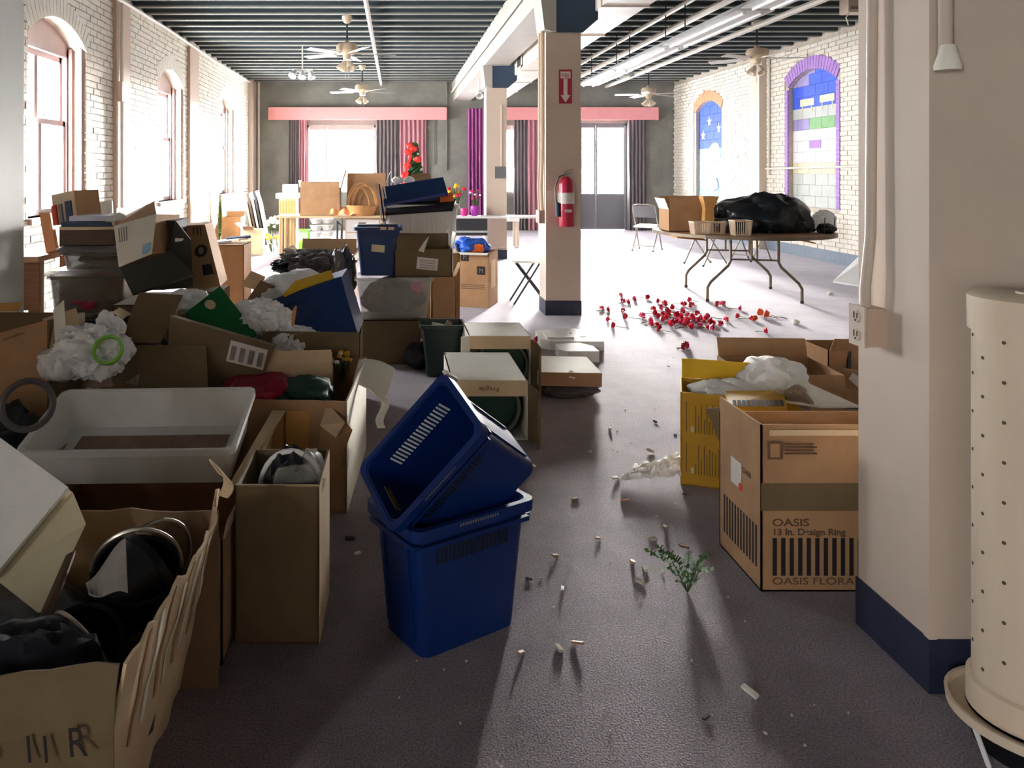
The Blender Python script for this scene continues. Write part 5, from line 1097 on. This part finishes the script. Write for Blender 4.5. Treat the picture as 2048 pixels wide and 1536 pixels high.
# bag with green ring
pb = MB().blob(at(185, 705, 3.45), (.14, .12, .10), 85, .3, 5, 1.6, fold=.17).blob(at(218, 668, 3.55), (.055, .05, .09), 86, .4, 4, 1.3, fold=.12).blob(at(128, 728, 3.4), (.09, .1, .065), 87, .3, 4, 1.2, fold=.1)
tag(build(pb, 'plastic_bag', 'bag_clear', smooth=True), 'shiny clear plastic bag between the cream flap and the slumped carton', 'bag')
R = Euler((math.radians(62), .15, 0)).to_matrix(); c = at(216, 700, 3.32)
tag(build(MB().lathe([(.052, -.012), (.064, -.012), (.064, .012), (.052, .012), (.052, -.012)], 28, c, R), 'tape_ring', 'green_lime', smooth=True), 'green plastic ring lying on the clear bag', 'ring')
MATS['green_lime'].name
tag(build(MB().blob((-1.28, 3.66, .25), (.2, .16, .27), 88, .25, 4, flat=.92), 'twig_heap', 'dust', smooth=True), 'brown dried plant heap under the clear bag', 'plant debris')
# left edge carton with cream flap
le = thing('cardboard_carton', 'open brown carton with small dark handwriting at the left edge', 'box', (-1.75, 3.6, 0))
build(MB().hexa([at(-90, 1005.5, 3.4), at(94, 1005.5, 3.4), at(94, 640, 3.4), at(-90, 690, 3.4)], .007), 'front_panel', 'card', le)
build(MB().hexa([at(94, 1005.5, 3.4), at(94, 640, 3.4), at(167, 625, 3.8), at(167, 936, 3.8)], .007), 'side_panel', 'card_dk', le)
build(MB().hexa([at(-80, 936, 3.8), at(167, 936, 3.8), at(167, 625, 3.8), at(-80, 625, 3.8)], .007), 'back_panel', 'card_dk', le)
build(MB().sheet(lambda a, b: at(93 + 66 * a - 8 * b + 6 * math.sin(b * 3), 738 - 40 * a - 100 * b - 12 * a * b + 30 * a, 3.38 + .1 * a + .06 * b), 6, 10, .006), 'cream_flap', 'card_lt', le)
build(MB().sheet(lambda a, b: at(112 + 22 * a - 6 * b, 718 - 98 * b - 20 * a, 3.37 + .06 * b + .03 * a), 3, 8, .002), 'tape', 'card_wh', le)
rk_ = random.Random(4)
for k in range(13):
    u = 5 + k * 3.4; b_ = at(u, 682 - k * 1.15, 3.392); hz = rk_.uniform(.008, .016); sx = .007
    build(MB().hexa([b_, b_ + Vector((.003, 0, 0)), b_ + Vector((.003 + sx, 0, hz)), b_ + Vector((sx, 0, hz))], .001), 'written_stroke', 'ink_brown', le)
tag(build(MB().blob((-1.58, 3.1, .24), (.2, .19, .27), 89, .25, 4, flat=.88), 'trash_bag', 'black_bag', smooth=True), 'black bag squeezed against the left edge carton', 'bag')
tag(build(MB().lathe([(.085, -.012), (.1, 0), (.085, .012), (.075, 0)], 26, at(55, 810, 2.88), Euler((1.2, 0, .3)).to_matrix()), 'wire_wreath', 'grey_plastic', smooth=True), 'dark wire wreath ring below the left edge carton', 'wreath')
build(MB().hexa([at(-40, 622, 3.8), at(36, 620, 3.8), at(44, 604, 3.85), at(-40, 608, 3.85)], .006), 'back_flap', 'card_gold', le)
# ================================================================ MIDDLE LEFT
# green mat board
gb_ = thing('picture_board', 'green framed picture board lying on the clear bags', 'picture', at(445, 650, 4.15))
q = [at(372, 625, 4.1), at(440, 705, 4.02), at(514, 668, 4.12), at(440, 572, 4.3)]
build(MB().hexa(q, .02), 'green_mat', 'green_board', gb_); cc = sum(q, Vector()) / 4; n_ = (q[1] - q[0]).cross(q[3] - q[0]).normalized(); sh = (q[0] - q[2]) * .08
build(MB().hexa([cc + sh + (p - cc) * .72 + n_ * .003 for p in q], .002), 'photo', 'photo_print', gb_)
pf = MB()
for (u, v, r_) in ((420, 610, .03), (405, 635, .02), (452, 668, .02), (430, 655, .022)): pf.lathe([(0, 0), (r_, 0), (r_, .001), (0, .001)], 14, at(u, v, 4.14) + n_ * .004, n_.to_track_quat('Z', 'Y').to_matrix())
build(pf, 'photo_motif', 'book_tan', gb_)
pb = MB().blob(at(520, 640, 4.3), (.14, .14, .1), 91, .3, 5, 1.7, fold=.17).blob(at(588, 690, 4.2), (.12, .1, .09), 92, .3, 5, 1.7, fold=.17)
tag(build(MB().blob(at(375, 600, 4.45), (.1, .1, .06), 93, .35, 4), 'plastic_bag', 'bag_clear', smooth=True), 'small clear bag left of the green picture board', 'bag')
tag(build(pb, 'plastic_bag', 'bag_clear', smooth=True), 'clear plastic bags bunched right of the green picture board', 'bag')
tag(build(MB().hexa([at(556, 668, 4.25), at(585, 672, 4.25), at(594, 612, 4.4), at(590, 612, 4.4)], .006), 'carton_flap', 'orange_pale'), 'pointed tan cardboard flap sticking up beside the tilted blue box', 'cardboard')
carton('cardboard_carton', 'plain brown carton beneath the green picture board', (-.86, 4.2, 0), .75, .45, .48, col='card_dk', lid=True)
# tilted blue box
bx = thing('blue_box', 'blue box tipped forward with yellow lining, left of the clear bin', 'box', at(640, 660, 4.6))
q = [at(590, 668, 4.5), at(716, 670, 4.5), at(682, 556, 4.75), at(530, 607, 4.75)]
build(MB().hexa(q, Vector((0.02, .32, .02))), 'box_body', 'navy_plastic', bx)
n_ = (q[1] - q[0]).cross(q[3] - q[0]).normalized()
build(MB().hexa([q[3].lerp(q[0], .25) + n_ * .012, q[2].lerp(q[1], .2) + n_ * .012, q[2] + n_ * .012, q[3] + n_ * .012], .014), 'rim', 'navy_plastic', bx)
text('SUPPLIES', bx, Matrix.Translation(q[3].lerp(q[0], .22).lerp(q[2].lerp(q[1], .2), .42) + n_ * .014 - WM[bx].to_translation()) @ Matrix(((q[2] - q[3]).normalized(), n_.cross((q[2] - q[3]).normalized()).normalized(), n_)).transposed().to_4x4(), 'dark_cloth', .05, 1.1) if False else None
tag(build(MB().hexa([at(566, 588, 4.72), at(668, 556, 4.78), at(662, 540, 4.85), at(590, 562, 4.82)], .2), 'yellow_board', 'yellow'), 'thick yellow slab inside the tilted blue box', 'board')
tag(build(MB().blob(at(600, 572, 4.95), (.2, .12, .09), 95, .3, 4).blob(at(545, 590, 4.9), (.07, .1, .07), 96, .3, 3), 'plastic_bag', 'bag_white', smooth=True), 'white bag behind the yellow slab of the tilted blue box', 'bag')
carton('cardboard_carton', 'brown carton supporting the tilted blue box', (-.5, 4.55, 0), .62, .45, .5, col='card_dk', lid=True, flaps={'L': (50, .1)})
# open carton with black plastic
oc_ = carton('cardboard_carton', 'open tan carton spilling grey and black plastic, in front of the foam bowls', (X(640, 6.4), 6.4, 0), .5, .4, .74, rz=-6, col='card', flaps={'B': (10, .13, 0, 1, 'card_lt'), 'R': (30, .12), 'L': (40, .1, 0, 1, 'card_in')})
tag(build(MB().blob(at(628, 528, 6.35), (.26, .18, .1), 98, .35, 5, 2.2, fold=.2).blob(at(685, 560, 6.2), (.09, .1, .22), 99, .35, 4, fold=.2), 'plastic_sheet', 'grey_plastic', smooth=True), 'crumpled grey plastic spilling out of the open tan carton', 'plastic sheet')
tag(build(MB().blob(at(575, 532, 6.3), (.1, .1, .05), 100, .5, 4, 2.2, fold=.25).blob(at(645, 512, 6.5), (.1, .1, .04), 101, .5, 4, fold=.25), 'black_scrap', 'black_plastic', smooth=True), 'black plastic scraps on the open tan carton', 'plastic')
# ================================================================ BACK LEFT PILE
bn = thing('wooden_bench', 'brown wooden bench below the first left window, behind the pillar', 'bench', (-2.9, 5.9, 0))
for k in range(3): build(MB().box2((-3.45, 5.6 + k * .24, .8), (-2.56, 5.83 + k * .24, .84)), 'plank', 'wood_pink', bn)
build(MB().box2((-3.45, 5.62, .45), (-2.56, 5.65, .8)), 'apron', 'wood', bn)
for (x, y) in ((-3.4, 5.65), (-2.66, 5.66), (-3.4, 6.2), (-2.66, 6.2)): build(MB().box2((x, y, 0), (x + .08, y + .08, .8)), 'leg', 'wood', bn)
d = 4.75
bb_ = tub('storage_bin', 'dark bottom bin of the pile beside the pillar', (-1.93, 5.0, 0), (.46, .44), (.42, .4), .5, None, 'grey_plastic', .005, .014, .02, lid='black_plastic')
b2 = tub('storage_bin', 'cloudy bin holding a dark red bundle, second in the pile beside the pillar', (-1.9, 5.0, .537), (.46, .42), (.42, .36), .27, None, 'bin_smoky', .004, .014, .02, lid='bin_smoky')
tag(build(MB().blob((-1.93, 4.96, .66), (.17, .14, .1), 103, .25, 4, flat=.98), 'red_bundle', 'red_cloth', smooth=True), 'dark red cloth bundle inside the cloudy bin beside the pillar', 'cloth')
b3 = tub('storage_bin', 'topmost shallow cloudy bin of the pile beside the pillar', (-1.84, 5.0, .845), (.44, .38), (.4, .34), .11, None, 'bin_smoky', .004, .014, .02, lid='grey_plastic')
tag(build(MB().blob((-1.84, 5.0, .9), (.16, .12, .045), 104, .3, 3, flat=.9), 'cloth_bundle', 'dust', smooth=True), 'dull folded fabric inside the topmost cloudy bin', 'cloth')
wx = carton('wooden_box', 'dark wooden box on the topmost cloudy bin', (-1.9, 4.83, .993), .34, .3, .115, rz=5, col='wood_dark', lid=True)
build(MB().box2((-.17, -.002, .1), (.17, .004, .118)), 'lid_edge', 'card_lt', wx, True)
for k, (u, m_, h_) in enumerate((('x', 'book_navy', .028), ('y', 'paper_blue', .03))):
    tag(build(MB().box((-1.92 + .02 * k, 4.95, 1.112 + .035 * k + h_ / 2), (.3 - .04 * k, .24, h_), Euler((0, 0, .08 + .1 * k))), 'flat_book', m_), ['dark book lying on the wooden box', 'stack of pale printed sheets lying on the dark book'][k], 'book')
tag(build(MB().blob((-1.75, 4.92, 1.15), (.06, .06, .04), 105, .4, 3, flat=.9), 'paper_wad', 'paper', smooth=True), 'crumpled white paper beside the pale printed sheets', 'paper')
# upright file box with books
fb = thing('file_box', 'tilted tan file box with books, on top of the pile by the window', 'box', at(130, 445, 5.0))
Rf = Euler((0, math.radians(-9), math.radians(-24))).to_matrix(); o_ = at(132, 447, 4.98)
loc = lambda a, b: MB().box2(a, b).xf(Matrix.Translation(o_) @ Rf.to_4x4())
build(loc((-.1, 0, 0), (.095, .012, .2)), 'front_board', 'book_tan', fb); build(loc((.095, 0, 0), (.107, .2, .2)), 'side_board', 'card', fb); build(loc((-.1, .19, 0), (.107, .2, .2)), 'back_board', 'card', fb); build(loc((-.1, 0, 0), (.107, .2, .01)), 'base_board', 'card', fb)
build(loc((-.1, -.012, .0), (-.06, .0, .13)), 'red_spine', 'book_red', fb); build(loc((-.04, -.012, 0), (-.012, 0, .13)), 'grey_spine', 'ink_grey', fb); build(loc((.02, -.012, -.01), (.07, 0, .14)), 'navy_spine', 'book_navy', fb)
tag(build(MB().hexa([at(92, 505, 5.75), at(112, 500, 5.75), at(100, 425, 5.9), at(78, 425, 5.9)], .05), 'orange_board', 'orange_pale'), 'orange board leaning behind the pile on the wooden bench', 'board')
of = thing('folder', 'pale orange folder standing near the left window', 'folder', at(190, 445, 5.9))
build(MB().hexa([at(170, 446, 5.9), at(202, 446, 5.9), at(196, 404, 6.0), at(163, 412, 6.0)], .04), 'cover', 'orange', of); build(MB().hexa([at(202, 446, 5.9), at(226, 440, 5.95), at(222, 400, 6.0), at(196, 404, 6.0)], .04), 'page_edge', 'paper', of)
carton('cardboard_carton', 'brown carton below the orange folder', (X(195, 6.0), 5.9, 0), .5, .4, 1.04, col='card', lid=True)
tag(build(MB().hexa([at(215, 500, 4.9), at(228, 500, 4.9), at(224, 402, 5.2), at(214, 402, 5.2)], .02), 'white_post', 'white_plastic'), 'white strip standing between the wooden box and the white carton', 'strip')
# white carton tilted
wt = thing('white_carton', 'white carton with a blue printed square tipped over in the left pile', 'box', at(275, 520, 4.6))
q = [at(238, 535, 4.6), at(304, 508, 4.6), at(313, 428, 4.75), at(228, 452, 4.75)]
build(MB().hexa(q, Vector((.06, .3, -.02))), 'carton_body', 'card', wt); n_ = (q[1] - q[0]).cross(q[3] - q[0]).normalized()
build(MB().hexa([p + n_ * .003 for p in q], .002), 'white_face', 'card_wh', wt)
L4 = lambda a, b: (q[0].lerp(q[1], a)).lerp(q[3].lerp(q[2], a), b) + n_ * .006
build(MB().hexa([L4(.72, .08), L4(.95, .08), L4(.95, .3), L4(.72, .3)], .002), 'printed_square', 'mural_sky', wt)
for k in range(4): build(MB().hexa([L4(.1 + .06 * k, .55), L4(.12 + .06 * k, .55), L4(.12 + .06 * k, .9), L4(.1 + .06 * k, .9)], .002), 'printed_line', 'ink_grey', wt)
build(MB().hexa([q[3], q[2], at(308, 402, 4.95), at(232, 440, 4.95)], .006), 'raised_flap', 'card', wt)
dbx = thing('dark_carton', 'dark carton with a white hand hole, right of the tipped white carton', 'box', at(350, 570, 4.8))
build(MB().hexa([at(318, 580, 4.75), at(386, 575, 4.75), at(382, 480, 4.75), at(352, 442, 4.75)], Vector((-.03, .1, 0))), 'front_part', 'card_blk', dbx)
build(MB().hexa([at(300, 580, 4.8), at(330, 580, 4.8), at(352, 442, 4.85), at(318, 440, 4.85)], Vector((0, .3, 0))), 'side_part', 'card_blk', dbx)
build(MB().hexa([at(350, 484, 4.735), at(364, 482, 4.735), at(368, 477, 4.735), at(350, 476, 4.735)], .003), 'hand_hole', 'paper', dbx)
tag(build(MB().hexa([at(264, 588, 4.45), at(390, 548, 4.45), at(342, 502, 4.6), at(240, 536, 4.6)], .02), 'cardboard_sheet', 'card_blk'), 'dark cardboard panel sloping below the white carton', 'cardboard')
carton('cardboard_carton', 'brown carton carrying the dark panel and white carton', (-1.42, 4.62, 0), .5, .5, .66, col='card_dk', lid=True)
sc2 = carton('small_carton', 'small pale open carton on the floor pile left of the green board', (X(300, 4.4), 4.35, .48), .24, .16, .14, col='card_lt', flaps={'L': (60, .1), 'R': (40, .08)})
gbx = thing('cardboard_carton', 'brown carton printed with a black gear emblem', 'box', at(405, 580, 5.0))
q = [at(372, 585, 4.95), at(441, 572, 4.95), at(410, 449, 5.15), at(356, 452, 5.15)]
build(MB().hexa(q, Vector((-.02, .3, 0))), 'carton_body', 'card', gbx); n_ = (q[1] - q[0]).cross(q[3] - q[0]).normalized(); Q = n_.to_track_quat('Z', 'Y').to_matrix()
gc = at(405, 505, 5.05); L4 = lambda a, b: (q[0].lerp(q[1], a)).lerp(q[3].lerp(q[2], a), b) + n_ * .002
g0 = L4(.66, .58); ux = (q[1] - q[0]).normalized(); uy = n_.cross(ux)
build(MB().prism([g0 + (ux * math.cos(k * math.pi / 16) + uy * math.sin(k * math.pi / 16)) * (.048 if k % 2 else .036) for k in range(32)], n_ * .002), 'gear_emblem', 'ink', gbx)
build(MB().prism([g0 + n_ * .0015 + (ux * math.cos(k * math.pi / 8) * .02 + uy * math.sin(k * math.pi / 8) * .025) for k in range(16)], n_ * .002), 'emblem_centre', 'ink_grey', gbx)
build(MB().hexa([L4(.58, .2), L4(.9, .2), L4(.88, .36), L4(.6, .36)], -.002), 'printed_block', 'ink', gbx)
for k in range(3): build(MB().hexa([L4(.5 + .12 * k, .84 - .02 * k), L4(.54 + .12 * k, .84 - .02 * k), L4(.6 + .12 * k, .97), L4(.54 + .12 * k, .97)], -.002), 'printed_stroke', 'ink_brown', gbx)
tag(build(MB().box2((X(370, 5.0), 5.02, 0), (X(440, 5.0), 5.3, .68)), 'plain_carton', 'card_in'), 'plain carton below the gear emblem carton', 'box')
c = carton('cardboard_carton', 'brown carton topped with white papers and a blue book, behind the gear carton', (X(446, 7.5), 7.5, 0), .4, .4, .75, col='card', lid=True)
for k, (du, m_, a) in enumerate(((-.08, 'paper_blue', .3), (.06, 'paper', -.4), (.1, 'book_navy', .2))):
    tag(build(MB().box((X(446, 7.5) + du, 7.65 + .05 * k, .765 + .018 * k), (.24, .17, .018), Euler((0, -.08, a))), 'paper_stack', m_), ['pale blue papers on the carton behind the gear emblem', 'white papers on the carton behind the gear emblem', 'dark blue book on the carton behind the gear emblem'][k], 'paper')
tag(build(MB().blob((-1.5, 4.3, .3), (.3, .2, .3), 107, .25, 4, flat=.98), 'trash_bag', 'black_bag', smooth=True), 'black bag in the hollow below the dark sloping panel', 'bag')
for (u, v, d_, pr, m_) in ((505, 560, 6.45, oc_, 'card_lt'), (525, 585, 4.8, bx, 'card_in')):
    p = at(u, v, d_); build(MB().hexa([p + Vector((-.1, 0, -.05)), p + Vector((.06, 0, -.09)), p + Vector((.1, .05, .02)), p + Vector((-.02, .05, .07))], .006), 'raised_flap', m_, pr)  # loose beige scraps, attached as parts to the tan carton and blue box
# ================================================================ DEBRIS ON THE CARPET
rs = random.Random(77); dm = []
for k in range(4):
    m_ = MB().box((0, 0, .006), (.03 + .006 * k, .014, .008), Euler((.2, .1 * k, .3 * k))); me = build(m_, 'debris_proto', ['chip', 'chip_dk', 'paper', 'wood'][k]); dm.append(me.data); bpy.data.objects.remove(me)
PL = [(1058, 1160), (1118, 1300), (1155, 1292), (1042, 1310), (1067, 935), (1337, 735), (1368, 990), (1412, 1438), (1305, 1080), (1368, 1098), (1265, 1130), (1290, 1140), (1150, 1000), (1195, 1080), (1110, 1115), (1330, 1060), (1500, 1390), (1250, 1005), (1300, 905), (1230, 960), (1350, 870), (1310, 845), (700, 1080), (715, 1110), (1180, 905), (1280, 1165), (1325, 1145), (1220, 860), (1250, 820), (1125, 1180)]
for i, (u, v) in enumerate(PL):
    o = bpy.data.objects.new('debris_chip', dm[rs.choice((0, 0, 1, 2, 3))]); COL.objects.link(o); p = gz(u, v); o.location = (p.x, p.y, .0005); o.rotation_euler = (0, 0, rs.uniform(0, 6.28)); s_ = rs.uniform(.5, 1.1); o.scale = (s_, s_, s_)
    tag(o, 'small chip of debris lying on the open carpet of the aisle', 'debris', 'chips on the carpet')
cr = MB()
for k in range(520):
    y = 1.6 + 7 * rs.random() ** 1.5; x = rs.uniform(-.15, 2.6) if y < 5 else rs.uniform(-.5, 6.5); s_ = rs.uniform(.0025, .006)
    if 1.25 < x < 1.95 and y < 3.6: continue
    cr.box((x, y, .003), (s_, s_ * rs.uniform(.4, 1.6), .004), Euler((0, 0, rs.uniform(0, 3))))
o = build(cr, 'carpet_crumbs', 'chip'); o['kind'] = 'stuff'; o['label'] = 'tiny pale crumbs strewn over the carpet'; o['category'] = 'debris'
